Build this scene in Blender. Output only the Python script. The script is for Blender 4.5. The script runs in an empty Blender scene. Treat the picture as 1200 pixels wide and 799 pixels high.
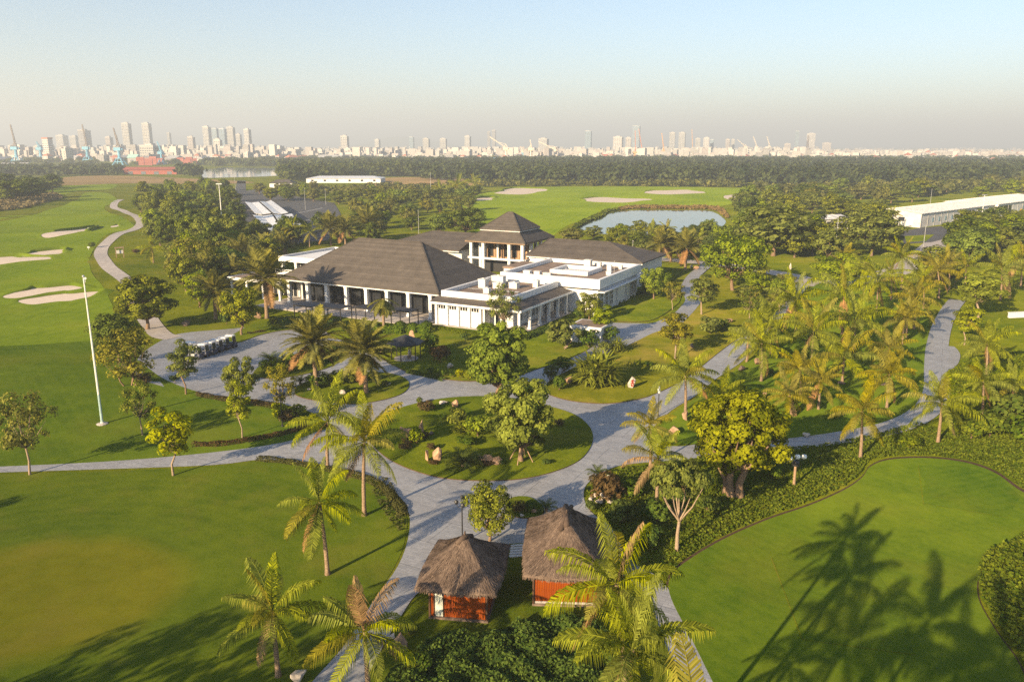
import bpy, math, random
import numpy as np
from mathutils import Vector, Matrix
from mathutils.geometry import delaunay_2d_cdt

SC = bpy.context.scene
COL = SC.collection
R = math.radians

# ------------------------------------------------------------------ camera, sky, sun, exposure
CAM_H, CAM_PITCH, FOC = 30.0, R(13.76), 933.0          # metres, radians, focal length for a 1200 px wide picture
cam_d = bpy.data.cameras.new('camera')
cam_d.lens = FOC / 1200 * 36
cam_d.sensor_width = 36
cam_d.sensor_fit = 'HORIZONTAL'
cam_d.clip_start, cam_d.clip_end = 0.5, 60000
cam = bpy.data.objects.new('camera', cam_d)
COL.objects.link(cam)
cam.location = (0, 0, CAM_H)
cam.rotation_euler = (R(90) - CAM_PITCH, 0, 0)
SC.camera = cam

SUN_EL, SUN_AZ = R(19.5), R(51.0)                       # height of the sun; direction the light travels over the ground
sun_dir = Vector((math.cos(SUN_AZ) * math.cos(SUN_EL), math.sin(SUN_AZ) * math.cos(SUN_EL), -math.sin(SUN_EL)))
sun_d = bpy.data.lights.new('sun', 'SUN')
sun_d.energy = 4.2
sun_d.angle = R(0.5)
sun_d.color = (1.0, 0.75, 0.45)
sun = bpy.data.objects.new('sun', sun_d)
COL.objects.link(sun)
sun.rotation_euler = sun_dir.to_track_quat('-Z', 'Y').to_euler()
sun.location = (-60, -80, 120)

world = bpy.data.worlds.new('World')
SC.world = world
world.use_nodes = True
wn = world.node_tree.nodes
wl = world.node_tree.links
wn.clear()
wo = wn.new('ShaderNodeOutputWorld')
wb = wn.new('ShaderNodeBackground')
ws = wn.new('ShaderNodeTexSky')
ws.sky_type = 'NISHITA'
ws.sun_disc = False
ws.sun_elevation = SUN_EL
ws.sun_rotation = math.atan2(-sun_dir.x, -sun_dir.y)
ws.altitude = 10
ws.air_density, ws.dust_density, ws.ozone_density = 1.0, 0.8, 2.4
wb.inputs['Strength'].default_value = 0.055
wl.new(ws.outputs[0], wb.inputs[0])
wl.new(wb.outputs[0], wo.inputs[0])

SC.view_settings.view_transform = 'Standard'
SC.view_settings.look = 'None'
SC.view_settings.exposure = 1.80
SC.view_settings.gamma = 1.0
SC.view_settings.use_curve_mapping = False
SC.render.engine = 'CYCLES'
cy = SC.cycles
cy.use_denoising = False
cy.max_bounces, cy.diffuse_bounces, cy.glossy_bounces = 5, 3, 2
cy.transmission_bounces, cy.transparent_max_bounces, cy.volume_bounces = 3, 8, 0
cy.caustics_reflective = cy.caustics_refractive = False
cy.use_adaptive_sampling = False

# ------------------------------------------------------------------ terrain and pixel reading
BUMPS = [(-78, 168, 20, 11, 1.1), (-112, 205, 26, 12, 1.3), (-150, 262, 38, 15, 1.8), (-185, 330, 45, 18, 1.8),
         (-240, 420, 60, 22, 1.6), (-78, 97, 24, 12, 2.3), (-150, 105, 40, 14, 2.0), (-120, 150, 22, 14, 0.9), (-105, 238, 16, 9, 0.9),
         (-225, 300, 40, 16, 1.2), (22, 70, 9, 5, 0.35), (30, 95, 10, 6, 0.4), (-30, 44, 9, 6, 0.25), (36, 120, 14, 9, 0.5), (58, 130, 12, 9, .5)]
def hz(x, y):
    z = 0.0
    for bx, by, sx, sy, a in BUMPS:
        u = ((x - bx) / sx) ** 2 + ((y - by) / sy) ** 2
        if u < 18: z += a * math.exp(-u / 2)
    return z
def hz_np(x, y):
    z = np.zeros_like(x)
    for bx, by, sx, sy, a in BUMPS:
        z += a * np.exp(-(((x - bx) / sx) ** 2 + ((y - by) / sy) ** 2) / 2)
    return z
SP, CP = math.sin(CAM_PITCH), math.cos(CAM_PITCH)
def at(px, py, z=None):
    """where the ray through a pixel of the photograph meets the ground (z None) or the height z"""
    x, y = (px - 600) / FOC, (399.5 - py) / FOC
    d = (x, CP + y * SP, -SP + y * CP)
    zz = 0.0 if z is None else z
    for _ in range(12 if z is None else 1):
        t = (zz - CAM_H) / d[2]
        X, Y = d[0] * t, d[1] * t
        if z is None: zz = hz(X, Y)
    return Vector((X, Y, zz))
def scale_at(p):                                        # metres per pixel at a point
    return (p.y * CP - (p.z - CAM_H) * SP) / FOC
def px_height(p, ty):                                   # height above p of the point over it that shows in picture row ty
    lo, hi = 0.0, 300.0
    for _ in range(40):
        m = (lo + hi) / 2
        dz = p.z + m - CAM_H
        if 399.5 - FOC * (p.y * SP + dz * CP) / (p.y * CP - dz * SP) > ty: lo = m
        else: hi = m
    return lo
def px_of(x, y, z):
    dz = z - CAM_H
    c = y * CP - dz * SP
    return (600 + FOC * x / c, 399.5 - FOC * (y * SP + dz * CP) / c)

# ------------------------------------------------------------------ object helpers
def tag(o, label=None, cat=None, group=None, kind=None):
    if label: o['label'] = label
    if cat: o['category'] = cat
    if group: o['group'] = group
    if kind: o['kind'] = kind
    return o
def empty(name, loc, rz=0, label=None, cat=None, group=None):
    o = bpy.data.objects.new(name, None)
    COL.objects.link(o)
    o.empty_display_size = 0.3
    o.location = loc
    o.rotation_euler = (0, 0, rz)
    return tag(o, label, cat, group)
def link(name, me, parent=None, loc=(0, 0, 0), rot=(0, 0, 0), scale=(1, 1, 1), mat=None):
    o = bpy.data.objects.new(name, me)
    COL.objects.link(o)
    o.parent = parent
    o.location, o.rotation_euler, o.scale = loc, rot, scale
    if mat is not None:
        o.material_slots[0].link = 'OBJECT'
        o.material_slots[0].material = mat
    return o
def mesh_np(name, V, F, mats, tone=None, smooth=False, mi=None):
    """V (n,3); F list of faces or an (m,k) array"""
    me = bpy.data.meshes.new(name)
    V = np.asarray(V, dtype=np.float32)
    if isinstance(F, np.ndarray):
        k = F.shape[1]
        me.vertices.add(len(V)); me.vertices.foreach_set('co', V.ravel())
        me.loops.add(F.size); me.loops.foreach_set('vertex_index', F.astype(np.int32).ravel())
        me.polygons.add(len(F))
        me.polygons.foreach_set('loop_start', np.arange(0, F.size, k, dtype=np.int32))
        me.update(calc_edges=True)
    else:
        me.from_pydata([tuple(v) for v in V.tolist()], [], F)
        me.update()
    for m in (mats if isinstance(mats, (list, tuple)) else [mats]): me.materials.append(m)
    if mi is not None: me.polygons.foreach_set('material_index', np.asarray(mi, dtype=np.int32))
    if smooth: me.polygons.foreach_set('use_smooth', np.ones(len(me.polygons), dtype=bool))
    if tone is not None:
        a = me.attributes.new('tone', 'FLOAT', 'FACE')
        a.data.foreach_set('value', np.asarray(tone, dtype=np.float32))
    return me
class MB:
    """collects boxes, bars, tubes and faces for one mesh"""
    def __init__(s): s.v, s.f, s.m = [], [], []
    def face(s, pts, m=0):
        n = len(s.v); s.v += [tuple(p) for p in pts]; s.f.append(tuple(range(n, n + len(pts)))); s.m.append(m); return s
    def box(s, x0, x1, y0, y1, z0, z1, m=0):
        n = len(s.v)
        s.v += [(x0, y0, z0), (x1, y0, z0), (x1, y1, z0), (x0, y1, z0), (x0, y0, z1), (x1, y0, z1), (x1, y1, z1), (x0, y1, z1)]
        for q in ((3, 2, 1, 0), (4, 5, 6, 7), (0, 1, 5, 4), (1, 2, 6, 5), (2, 3, 7, 6), (3, 0, 4, 7)):
            s.f.append(tuple(n + i for i in q)); s.m.append(m)
        return s
    def bar(s, a, b, w, m=0, w2=None, up=(0, 0, 1)):
        a, b = Vector(a), Vector(b); d = (b - a).normalized()
        up = Vector(up)
        if abs(d.dot(up)) > .95: up = Vector((1, 0, 0))
        x = d.cross(up).normalized(); y = x.cross(d)
        h1, h2 = w / 2, (w2 if w2 is not None else w) / 2
        n = len(s.v)
        for p in (a, b):
            for i, j in ((-1, -1), (1, -1), (1, 1), (-1, 1)): s.v.append(tuple(p + x * i * h1 + y * j * h2))
        for q in ((3, 2, 1, 0), (4, 5, 6, 7), (0, 1, 5, 4), (1, 2, 6, 5), (2, 3, 7, 6), (3, 0, 4, 7)):
            s.f.append(tuple(n + i for i in q)); s.m.append(m)
        return s
    def tube(s, pts, radii, k=6, m=0, cap=True):
        pts = [Vector(p) for p in pts]
        n0 = len(s.v); ref = Vector((1, .13, 0))
        for i, p in enumerate(pts):
            d = (pts[min(i + 1, len(pts) - 1)] - pts[max(i - 1, 0)]).normalized()
            x = d.cross(ref)
            if x.length < .05: x = d.cross(Vector((0, 0, 1)))
            x.normalize(); y = d.cross(x)
            for j in range(k):
                a = 2 * math.pi * j / k
                s.v.append(tuple(p + (x * math.cos(a) + y * math.sin(a)) * radii[i]))
        for i in range(len(pts) - 1):
            for j in range(k):
                a, b = n0 + i * k + j, n0 + i * k + (j + 1) % k
                s.f.append((a, a + k, b + k, b)); s.m.append(m)
        if cap:
            s.f.append(tuple(n0 + j for j in range(k))); s.m.append(m)
            s.f.append(tuple(n0 + (len(pts) - 1) * k + j for j in reversed(range(k)))); s.m.append(m)
        return s
    def lathe(s, prof, k=10, m=0, c=(0, 0)):
        n0 = len(s.v)
        for r, z in prof:
            for j in range(k):
                a = 2 * math.pi * j / k
                s.v.append((c[0] + r * math.cos(a), c[1] + r * math.sin(a), z))
        for i in range(len(prof) - 1):
            for j in range(k):
                a, b = n0 + i * k + j, n0 + i * k + (j + 1) % k
                s.f.append((a, b, b + k, a + k)); s.m.append(m)
        return s
    def me(s, name, mats, smooth=False):
        return mesh_np(name, s.v, s.f, mats, smooth=smooth, mi=s.m)
    def obj(s, name, mats, parent=None, loc=(0, 0, 0), rz=0, smooth=False):
        return link(name, s.me(name, mats, smooth), parent, loc, (0, 0, rz))
def box_obj(name, mat, parent, x0, x1, y0, y1, z0, z1): return MB().box(x0, x1, y0, y1, z0, z1).obj(name, mat, parent)

# ------------------------------------------------------------------ materials
class NT:
    def __init__(s, name):
        s.m = bpy.data.materials.new(name); s.m.use_nodes = True
        s.n, s.l = s.m.node_tree.nodes, s.m.node_tree.links
        s.n.clear(); s.out = s.n.new('ShaderNodeOutputMaterial')
    def add(s, t, **kw):
        n = s.n.new(t)
        for k, v in kw.items():
            if k[0] == '_': setattr(n, k[1:], v)
            else:
                k = k.replace('__', ' ')
                i = n.inputs[int(k[1:])] if k[0] == 'i' and k[1:].isdigit() else n.inputs[k]
                if isinstance(v, bpy.types.NodeSocket): s.l.new(v, i)
                else: i.default_value = v
        return n
    def pos(s, obj=False):
        return s.add('ShaderNodeTexCoord').outputs['Object'] if obj else s.add('ShaderNodeNewGeometry').outputs['Position']
    def noise(s, scale, vec=None, detail=3, rough=.55, stretch=None, loc=(0, 0, 0)):
        vec = vec or s.pos()
        if stretch or any(loc):
            vec = s.add('ShaderNodeMapping', Vector=vec, Scale=stretch or (1, 1, 1), Location=loc).outputs[0]
        return s.add('ShaderNodeTexNoise', Vector=vec, Scale=scale, Detail=detail, Roughness=rough).outputs['Fac']
    def ramp(s, fac, stops):
        r = s.add('ShaderNodeValToRGB', Fac=fac); e = r.color_ramp.elements
        while len(e) < len(stops): e.new(.5)
        for i, (p, c) in enumerate(stops): e[i].position, e[i].color = p, (c[0], c[1], c[2], 1)
        return r.outputs[0]
    def rng(s, v, a, b, c, d): return s.add('ShaderNodeMapRange', Value=v, i1=a, i2=b, i3=c, i4=d).outputs[0]
    def mix(s, f, a, b, mode='MIX'):
        n = s.add('ShaderNodeMix', _data_type='RGBA', _blend_type=mode)
        for i, v in ((0, f), (6, a), (7, b)):
            if isinstance(v, bpy.types.NodeSocket): s.l.new(v, n.inputs[i])
            else: n.inputs[i].default_value = (v[0], v[1], v[2], 1) if isinstance(v, (tuple, list)) else v
        return n.outputs[2]
    def math(s, op, a, b=0.0): return s.add('ShaderNodeMath', _operation=op, i0=a, i1=b).outputs[0]
    def bump(s, h, strength=.3, dist=.1): return s.add('ShaderNodeBump', Height=h, Strength=strength, Distance=dist).outputs[0]
    def pr(s, col, rough=.7, spec=.3, normal=None, metal=0.0, **kw):
        p = s.add('ShaderNodeBsdfPrincipled')
        for k, v in (('Base Color', col), ('Roughness', rough), ('Specular IOR Level', spec), ('Metallic', metal)):
            if isinstance(v, bpy.types.NodeSocket): s.l.new(v, p.inputs[k])
            else: p.inputs[k].default_value = (v[0], v[1], v[2], 1) if isinstance(v, (tuple, list)) else v
        if normal is not None: s.l.new(normal, p.inputs['Normal'])
        return p.outputs[0]
    def done(s, sh): s.l.new(sh, s.out.inputs[0]); return s.m

def m_plain(name, col, rough=.6, spec=.3, var=.15, scale=3.0, metal=0.0, bump=0.0, obj=False):
    t = NT(name); n = t.noise(scale, t.pos(obj), 4)
    d = tuple(c * (1 - var) for c in col); b = tuple(min(1, c * (1 + var)) for c in col)
    return t.done(t.pr(t.ramp(n, [(.3, d), (.7, b)]), rough, spec, t.bump(n, bump, .05) if bump else None, metal))
def m_grass(name, dark, light, dry, dryamt=.35, stripe=0.0, sdir=0.0, swid=6.0, fine=9.0, bump=.5, big=.05):
    t = NT(name); p = t.pos()
    a = t.noise(big, p, 4, .6); b = t.noise(.55, p, 4, .6, loc=(7, 3, 1)); f = t.math('ADD', t.math('MULTIPLY', t.noise(fine, p, 6, .75), .6), t.math('MULTIPLY', t.noise(fine * .28, p, 4, .7), .4))
    m = t.math('ADD', t.math('MULTIPLY', a, .50), t.math('ADD', t.math('MULTIPLY', b, .25), t.math('MULTIPLY', f, .5)))
    c = t.mix(t.rng(m, .50, .76, 0, 1), dark, light)
    d = t.noise(.11, p, 5, .62, loc=(31, 9, 4))
    c = t.mix(t.math('MULTIPLY', t.rng(d, .5, .7, 0, 1), dryamt), c, dry)
    if stripe:
        w = t.add('ShaderNodeTexWave', Vector=t.add('ShaderNodeMapping', Vector=p, Rotation=(0, 0, sdir)).outputs[0], Scale=1 / swid, Distortion=1.2, Detail=1.0).outputs['Fac']
        c = t.mix(t.math('MULTIPLY', w, stripe), c, light)
    h = t.math('ADD', f, t.math('MULTIPLY', b, 2.0))
    return t.done(t.add('ShaderNodeBsdfDiffuse', Color=c, Roughness=.6, Normal=t.bump(h, bump, .12)).outputs[0])
def m_leaf(name, dark, light, trans=.35, warm=None):
    t = NT(name)
    tone = t.add('ShaderNodeAttribute', _attribute_name='tone').outputs['Fac']
    rnd = t.add('ShaderNodeObjectInfo').outputs['Random']
    n = t.noise(.9, t.pos(), 2)
    f = t.math('ADD', t.math('MULTIPLY', tone, .65), t.math('MULTIPLY', n, .35))
    c = t.mix(t.rng(f, .22, .78, 0, 1), dark, light)
    c = t.mix(t.math('MULTIPLY', t.rng(rnd, 0, 1, 0, 1), .22), c, warm or tuple(x * .75 for x in light))
    hs = t.add('ShaderNodeHueSaturation', Hue=t.rng(rnd, 0, 1, .488, .508), Saturation=t.rng(rnd, 0, 1, 1.05, .85), Value=t.rng(rnd, 0, 1, 1.10, .92), Color=c).outputs[0]
    p = t.add('ShaderNodeBsdfDiffuse', Color=hs).outputs[0]
    tr = t.add('ShaderNodeBsdfTranslucent', Color=t.mix(.5, hs, t.mix(1.0, hs, (1.0, 1.0, .45), 'MULTIPLY'))).outputs[0]
    return t.done(t.add('ShaderNodeMixShader', i0=trans, i1=p, i2=tr).outputs[0])

M = {}
M['rough'] = m_grass('rough_grass', (.042, .07, .004), (.135, .15, .007), (.17, .14, .03), .4, fine=5, bump=.8)
M['lawn'] = m_grass('garden_lawn', (.038, .068, .005), (.125, .15, .008), (.17, .14, .03), .4, fine=7, bump=.7, big=.09)
M['lawn_dry'] = m_grass('garden_lawn_dry', (.05, .07, .005), (.15, .15, .010), (.24, .175, .05), .55, fine=7, bump=.7, big=.09)
M['fairway'] = m_grass('fairway_grass', (.066, .115, .006), (.150, .205, .012), (.19, .19, .025), .25, .2, R(12), 9, fine=4, bump=.3, big=.03)
M['tee'] = m_grass('fine_turf', (.036, .074, .006), (.098, .140, .010), (.135, .125, .02), .25, .15, R(-38), 3.5, fine=8, bump=.3)
M['collar'] = m_grass('turf_collar', (.030, .066, .006), (.085, .128, .010), (.15, .13, .012), .2, .18, R(70), 3, fine=8, bump=.45)
M['green'] = m_grass('putting_green', (.085, .105, .022), (.135, .14, .03), (.16, .125, .045), .35, .1, R(20), 2.4, fine=14, bump=.1)
M['field'] = m_grass('dry_field', (.12, .10, .05), (.24, .17, .085), (.28, .17, .10), .6, fine=2, bump=.3, big=.02)
def m_putting():
    t = NT('putting_lawn_turf'); p = t.pos()
    f = t.math('ADD', t.math('MULTIPLY', t.noise(8, p, 6, .75), .6), t.math('MULTIPLY', t.noise(2.4, p, 4, .7), .4)); b = t.noise(.5, p, 4); a = t.noise(.07, p, 4)
    m = t.math('ADD', t.math('MULTIPLY', a, .5), t.math('ADD', t.math('MULTIPLY', b, .22), t.math('MULTIPLY', f, .45)))
    c1 = t.mix(t.rng(m, .46, .72, 0, 1), (.038, .072, .005), (.106, .138, .009))
    c2 = t.mix(t.rng(m, .46, .72, 0, 1), (.074, .088, .005), (.138, .138, .010))
    c3 = t.mix(t.rng(m, .46, .72, 0, 1), (.034, .066, .005), (.092, .126, .009))
    v = t.add('ShaderNodeMapping', Vector=p, Location=(.0, .0, 0), Scale=(1 / 9.5, 1 / 8.0, 0)).outputs[0]
    d = t.add('ShaderNodeVectorMath', _operation='DISTANCE', i0=v, i1=(-32.5 / 9.5, 49.0 / 8.0, 0)).outputs['Value']
    d = t.math('ADD', d, t.math('MULTIPLY', t.math('SUBTRACT', t.noise(.1, p, 2), .5), .35))
    c = t.mix(t.rng(d, .85, 1.12, 0, 1), c2, c3)
    c = t.mix(t.rng(d, 1.35, 1.9, 0, 1), c, c1)
    rings = t.math('SINE', t.math('MULTIPLY', d, 34.0))
    c = t.mix(t.math('MULTIPLY', t.rng(rings, -1, 1, 0, 1), .12), c, (.12, .15, .014))
    dr = t.noise(.16, p, 5, .6, loc=(3, 8, 1)); c = t.mix(t.math('MULTIPLY', t.rng(dr, .52, .72, 0, 1), .3), c, (.15, .12, .03))
    return t.done(t.add('ShaderNodeBsdfDiffuse', Color=c, Roughness=.6, Normal=t.bump(t.math('ADD', f, b), t.rng(d, .9, 1.6, .08, .45), .12)).outputs[0])
M['putting'] = m_putting()
M['soil'] = m_plain('bare_soil', (.075, .048, .03), .95, .1, .35, 2.5, bump=.5)
M['sand'] = m_plain('bunker_sand', (.56, .48, .40), .95, .1, .08, 1.2, bump=.3)

def m_paving():
    t = NT('paving_setts'); p = t.pos()
    bk = t.add('ShaderNodeTexBrick', Vector=t.add('ShaderNodeMapping', Vector=p, Rotation=(0, 0, R(28))).outputs[0], Scale=1.0, Color1=(.255, .268, .295, 1), Color2=(.34, .352, .38, 1), Mortar=(.165, .17, .19, 1))
    bk.inputs['Mortar Size'].default_value = .012; bk.inputs['Brick Width'].default_value = .6; bk.inputs['Row Height'].default_value = .3
    s = t.noise(.22, p, 5, .65); s2 = t.noise(1.7, p, 4)
    c = t.mix(t.rng(s, .38, .72, 0, .45), bk.outputs[0], (.21, .2, .2))
    j = t.add('ShaderNodeTexBrick', Vector=t.add('ShaderNodeMapping', Vector=p, Rotation=(0, 0, R(28))).outputs[0], Scale=1.0, Color1=(1, 1, 1, 1), Color2=(.9, .9, .9, 1), Mortar=(.55, .55, .56, 1)); j.inputs['Mortar Size'].default_value = .035; j.inputs['Brick Width'].default_value = 5.4; j.inputs['Row Height'].default_value = 3.6
    c = t.mix(1.0, c, j.outputs[0], 'MULTIPLY')
    st = t.noise(.8, p, 5, .7, stretch=(.35, 1, 1), loc=(4, 2, 0)); c = t.mix(t.rng(st, .56, .72, 0, .4), c, (.15, .145, .145))
    c = t.mix(t.rng(s2, .5, .8, 0, .3), c, (.42, .41, .41))
    return t.done(t.pr(c, .5, .5, t.bump(bk.outputs['Fac'], .25, .01)))
M['paving'] = m_paving()
M['asphalt'] = m_plain('asphalt', (.075, .078, .085), .9, .2, .2, .4)
M['concrete'] = m_plain('concrete', (.38, .35, .33), .85, .2, .15, .8)
M['kerb'] = m_plain('kerb_stone', (.34, .31, .29), .8, .2, .15, 2)
M['white'] = m_plain('white_paint', (.64, .65, .66), .55, .3, .05, .5)
M['white2'] = m_plain('weathered_white', (.54, .54, .53), .7, .2, .14, .35)
M['roofgrey'] = m_plain('flat_roof_screed', (.21, .16, .13), .9, .2, .25, .5)
M['dark'] = m_plain('dark_metal', (.025, .026, .03), .4, .4, .2, 3)
M['steel'] = m_plain('galvanised_steel', (.42, .43, .44), .4, .5, .1, 3, .6)
M['pole'] = m_plain('pale_pole_paint', (.62, .62, .60), .4, .4, .08, 3)
M['bluepole'] = m_plain('blue_grey_pole_paint', (.30, .42, .44), .4, .4, .08, 3)
M['bark'] = m_plain('grey_brown_bark', (.19, .13, .085), .9, .1, .35, 6, bump=.6, obj=True)
M['palebark'] = m_plain('pale_bark', (.27, .205, .145), .9, .1, .25, 6, bump=.4, obj=True)
M['palmbark'] = m_plain('palm_bark', (.23, .165, .11), .9, .1, .4, 9, bump=.7, obj=True)
M['stone'] = m_plain('warm_boulder', (.34, .22, .14), .85, .2, .45, 1.6, bump=.8, obj=True)
M['stone2'] = m_plain('pale_boulder', (.40, .36, .32), .85, .2, .35, 1.8, bump=.8, obj=True)
M['stone3'] = m_plain('dark_boulder', (.16, .12, .10), .85, .2, .4, 1.8, bump=.8, obj=True)
M['redpaint'] = m_plain('red_paint', (.42, .05, .03), .6, .3, .1, 3)
M['timber'] = m_plain('weathered_timber', (.28, .19, .12), .8, .2, .25, 4, obj=True)
M['glow'] = m_plain('opal_globe', (.75, .78, .78), .25, .5, .03, 2)
M['blackfab'] = m_plain('navy_cart_paint', (.018, .026, .06), .3, .5, .1, 3)
M['yellowpaint'] = m_plain('yellow_paint', (.55, .32, .03), .5, .3, .1, 2)
M['darktimber'] = m_plain('dark_timber', (.07, .04, .025), .8, .2, .3, 4, obj=True)
M['darkroof'] = m_plain('dark_slate', (.028, .03, .034), .6, .3, .2, 3)
M['tyre'] = m_plain('rubber', (.02, .02, .02), .8, .2, .1, 3)
def m_roof():
    t = NT('slate_roof'); p = t.pos(True)
    z = t.add('ShaderNodeSeparateXYZ', Vector=p).outputs[2]
    row = t.math('FRACT', t.math('MULTIPLY', z, 5.5))
    rowid = t.math('FLOOR', t.math('MULTIPLY', z, 5.5))
    n = t.noise(.5, p, 5, .65); g = t.noise(7, p, 3, .6, stretch=(1, 1, .3)); w = t.add('ShaderNodeTexWhiteNoise', _noise_dimensions='1D', W=rowid).outputs[0]
    v = t.math('ADD', t.math('MULTIPLY', n, .5), t.math('ADD', t.math('MULTIPLY', g, .35), t.math('MULTIPLY', w, .15)))
    c = t.ramp(v, [(.3, (.050, .044, .040)), (.55, (.088, .077, .068)), (.75, (.13, .113, .099))])
    return t.done(t.pr(c, .75, .25, t.bump(t.math('ADD', row, t.math('MULTIPLY', g, .8)), .5, .05)))
M['roof'] = m_roof()
def m_thatch():
    t = NT('straw_thatch')
    tone = t.add('ShaderNodeAttribute', _attribute_name='tone').outputs['Fac']
    n = t.noise(1.1, t.pos(), 4, .6); s = t.noise(14, t.pos(True), 3, .6, stretch=(1, 1, .15))
    v = t.math('ADD', t.math('MULTIPLY', n, .45), t.math('ADD', t.math('MULTIPLY', s, .3), t.math('MULTIPLY', tone, .25)))
    c = t.ramp(v, [(.3, (.062, .044, .035)), (.5, (.125, .092, .072)), (.72, (.25, .185, .14))])
    return t.done(t.pr(c, .9, .1, t.bump(s, .8, .05)))
M['thatch'] = m_thatch()
def m_redwood():
    t = NT('red_stained_timber')
    r = t.add('ShaderNodeObjectInfo').outputs['Random']
    n = t.noise(3, t.pos(True), 5, .6, stretch=(6, 6, .5))
    c = t.mix(t.rng(n, .3, .7, 0, 1), (.16, .032, .004), (.29, .066, .006))
    c = t.mix(t.math('MULTIPLY', r, .4), c, (.16, .03, .01))
    return t.done(t.pr(c, .5, .12, t.bump(n, .2, .01)))
M['redwood'] = m_redwood()
def m_glass(name, col, rough=.08):
    t = NT(name)
    n = t.noise(.35, t.pos(), 2)
    return t.done(t.pr(t.mix(n, col, tuple(c * 2.2 for c in col)), rough, .6))
M['glass'] = m_glass('dark_window_glass', (.014, .016, .02))
M['glassblue'] = m_glass('blue_tower_glass', (.12, .19, .26), .2)
def m_water(name, col, wave=.03):
    t = NT(name)
    n = t.noise(1.2, t.pos(), 4, .6, stretch=(1, 2.5, 1))
    return t.done(t.pr(col, .06, .5, t.bump(n, wave, .1)))
M['pond'] = m_water('pond_water', (.05, .075, .08))
M['river'] = m_water('river_water', (.16, .21, .24), .01)

def fol(name, dark, light, trans=.35, warm=None): M[name] = m_leaf('leaves_' + name, dark, light, trans, warm)
fol('figleaf', (.09, .115, .004), (.30, .325, .012), .42)
fol('olive', (0.0425, 0.0662, 0.00567), (0.27, 0.304, 0.027), .4)
fol('darkleaf', (0.0284, 0.0529, 0.00756), (0.169, 0.221, 0.026), .4)
fol('fresh', (0.0567, 0.104, 0.00378), (0.286, 0.363, 0.0154), .42)
fol('yellow', (0.0945, 0.123, 0.00189), (.36, .41, .004), .44)
fol('pale', (0.0567, 0.0851, 0.0132), (.27, .30, .02), .4)
fol('sparse', (0.0567, 0.0756, 0.00945), (0.312, 0.3, 0.036), .4)
fol('coconut', (0.0385, 0.063, 0.0035), (.35, .40, .014), .4, (.30, .28, .02))
fol('coconut_gold', (0.077, 0.084, 0.0042), (.36, .33, .02), .38, (.42, .32, .02))
fol('datepalm', (0.056, 0.0595, 0.0098), (0.297, 0.292, 0.055), .3)
fol('deadfrond', (.16, .095, .04), (.38, .24, .10), .2, (.30, .17, .07))
fol('cycad', (.02, .04, .008), (.10, .13, .02), .25)
fol('brownhedge', (.04, .03, .012), (.13, .085, .035), .2, (.09, .08, .02))
fol('mixhedge', (.035, .04, .010), (.12, .12, .03), .25)
fol('hedge', (0.027, 0.0675, 0.00675), (.12, .18, .014), .32)
fol('cover', (0.0473, 0.0918, 0.0054), (.165, .205, .013), .32)
fol('reed', (.10, .08, .03), (.26, .20, .08), .2)
fol('forest', (.022, .045, .010), (0.0935, 0.116, 0.0264), .25)
fol('forest2', (.05, .07, .012), (.2, .2, .035), .3)
# ------------------------------------------------------------------ vegetation: shared meshes
def rs(seed): return np.random.default_rng(seed)
def unit(v): return v / np.maximum(1e-6, np.linalg.norm(v, axis=1, keepdims=True))
def leaf_arrays(c, nrm, size, g, aspect=1.5, fold=.18):
    """rhombic folded leaves: one quad each"""
    n = len(c); nrm = unit(nrm)
    t = unit(np.cross(nrm, g.normal(size=(n, 3)))); b = np.cross(nrm, t)
    L = (size * aspect * .5)[:, None]; W = (size * .5)[:, None]
    V = np.empty((n, 4, 3)); up = nrm * (size * fold)[:, None]
    V[:, 0] = c - t * L; V[:, 1] = c + b * W + up; V[:, 2] = c + t * L; V[:, 3] = c - b * W + up
    return V.reshape(-1, 3), np.arange(n * 4).reshape(-1, 4)
def leaf_mesh(name, c, nrm, size, g, mat, aspect=1.5, clump=None):
    V, F = leaf_arrays(c, nrm, size, g, aspect)
    tone = np.clip(g.normal(.5, .27, len(c)) + (clump if clump is not None else 0), 0, 1)
    return mesh_np(name, V, F, mat, tone)
def lobes_in(g, n, cz, ax, ay, az, mind):
    pts = []
    for _ in range(n):
        best, bd = None, -1
        for _ in range(14):
            d = unit(g.normal(size=(1, 3)))[0] * (g.random() ** .4)
            p = np.array([d[0] * ax, d[1] * ay, cz + d[2] * az])
            m = min((np.linalg.norm(p - q) for q in pts), default=9)
            if m > bd: best, bd = p, m
        pts.append(best)
    return np.array(pts)
def crown_mesh(name, seed, cz, ax, az, nl, lr, nleaf, leaf, mat, low=.6, spread=.45, aspect=1.5):
    g = rs(seed)
    P = lobes_in(g, nl, cz, max(.1, ax - lr * .7), max(.1, ax - lr * .7), max(.1, az - lr * .6), lr)
    rad = lr * g.uniform(.7, 1.25, nl)
    idx = g.choice(nl, nleaf, p=rad ** 2 / (rad ** 2).sum())
    d = unit(g.normal(size=(nleaf, 3)))
    k = (d[:, 2] < -.25) & (g.random(nleaf) < low)
    d[k, 2] *= -1
    r = rad[idx] * (1 - spread * g.random(nleaf) ** 1.6)
    c = P[idx] + d * r[:, None] * np.array([1, 1, .8])
    nrm = d * 1.1 + (c - np.array([0, 0, cz])) * (.55 / ax) + g.normal(size=(nleaf, 3)) * .38 + np.array([0, 0, .3])
    cl = g.normal(0, .16, nl)[idx]
    return leaf_mesh(name, c, nrm, leaf * g.uniform(.65, 1.35, nleaf), g, mat, aspect, cl), P
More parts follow.
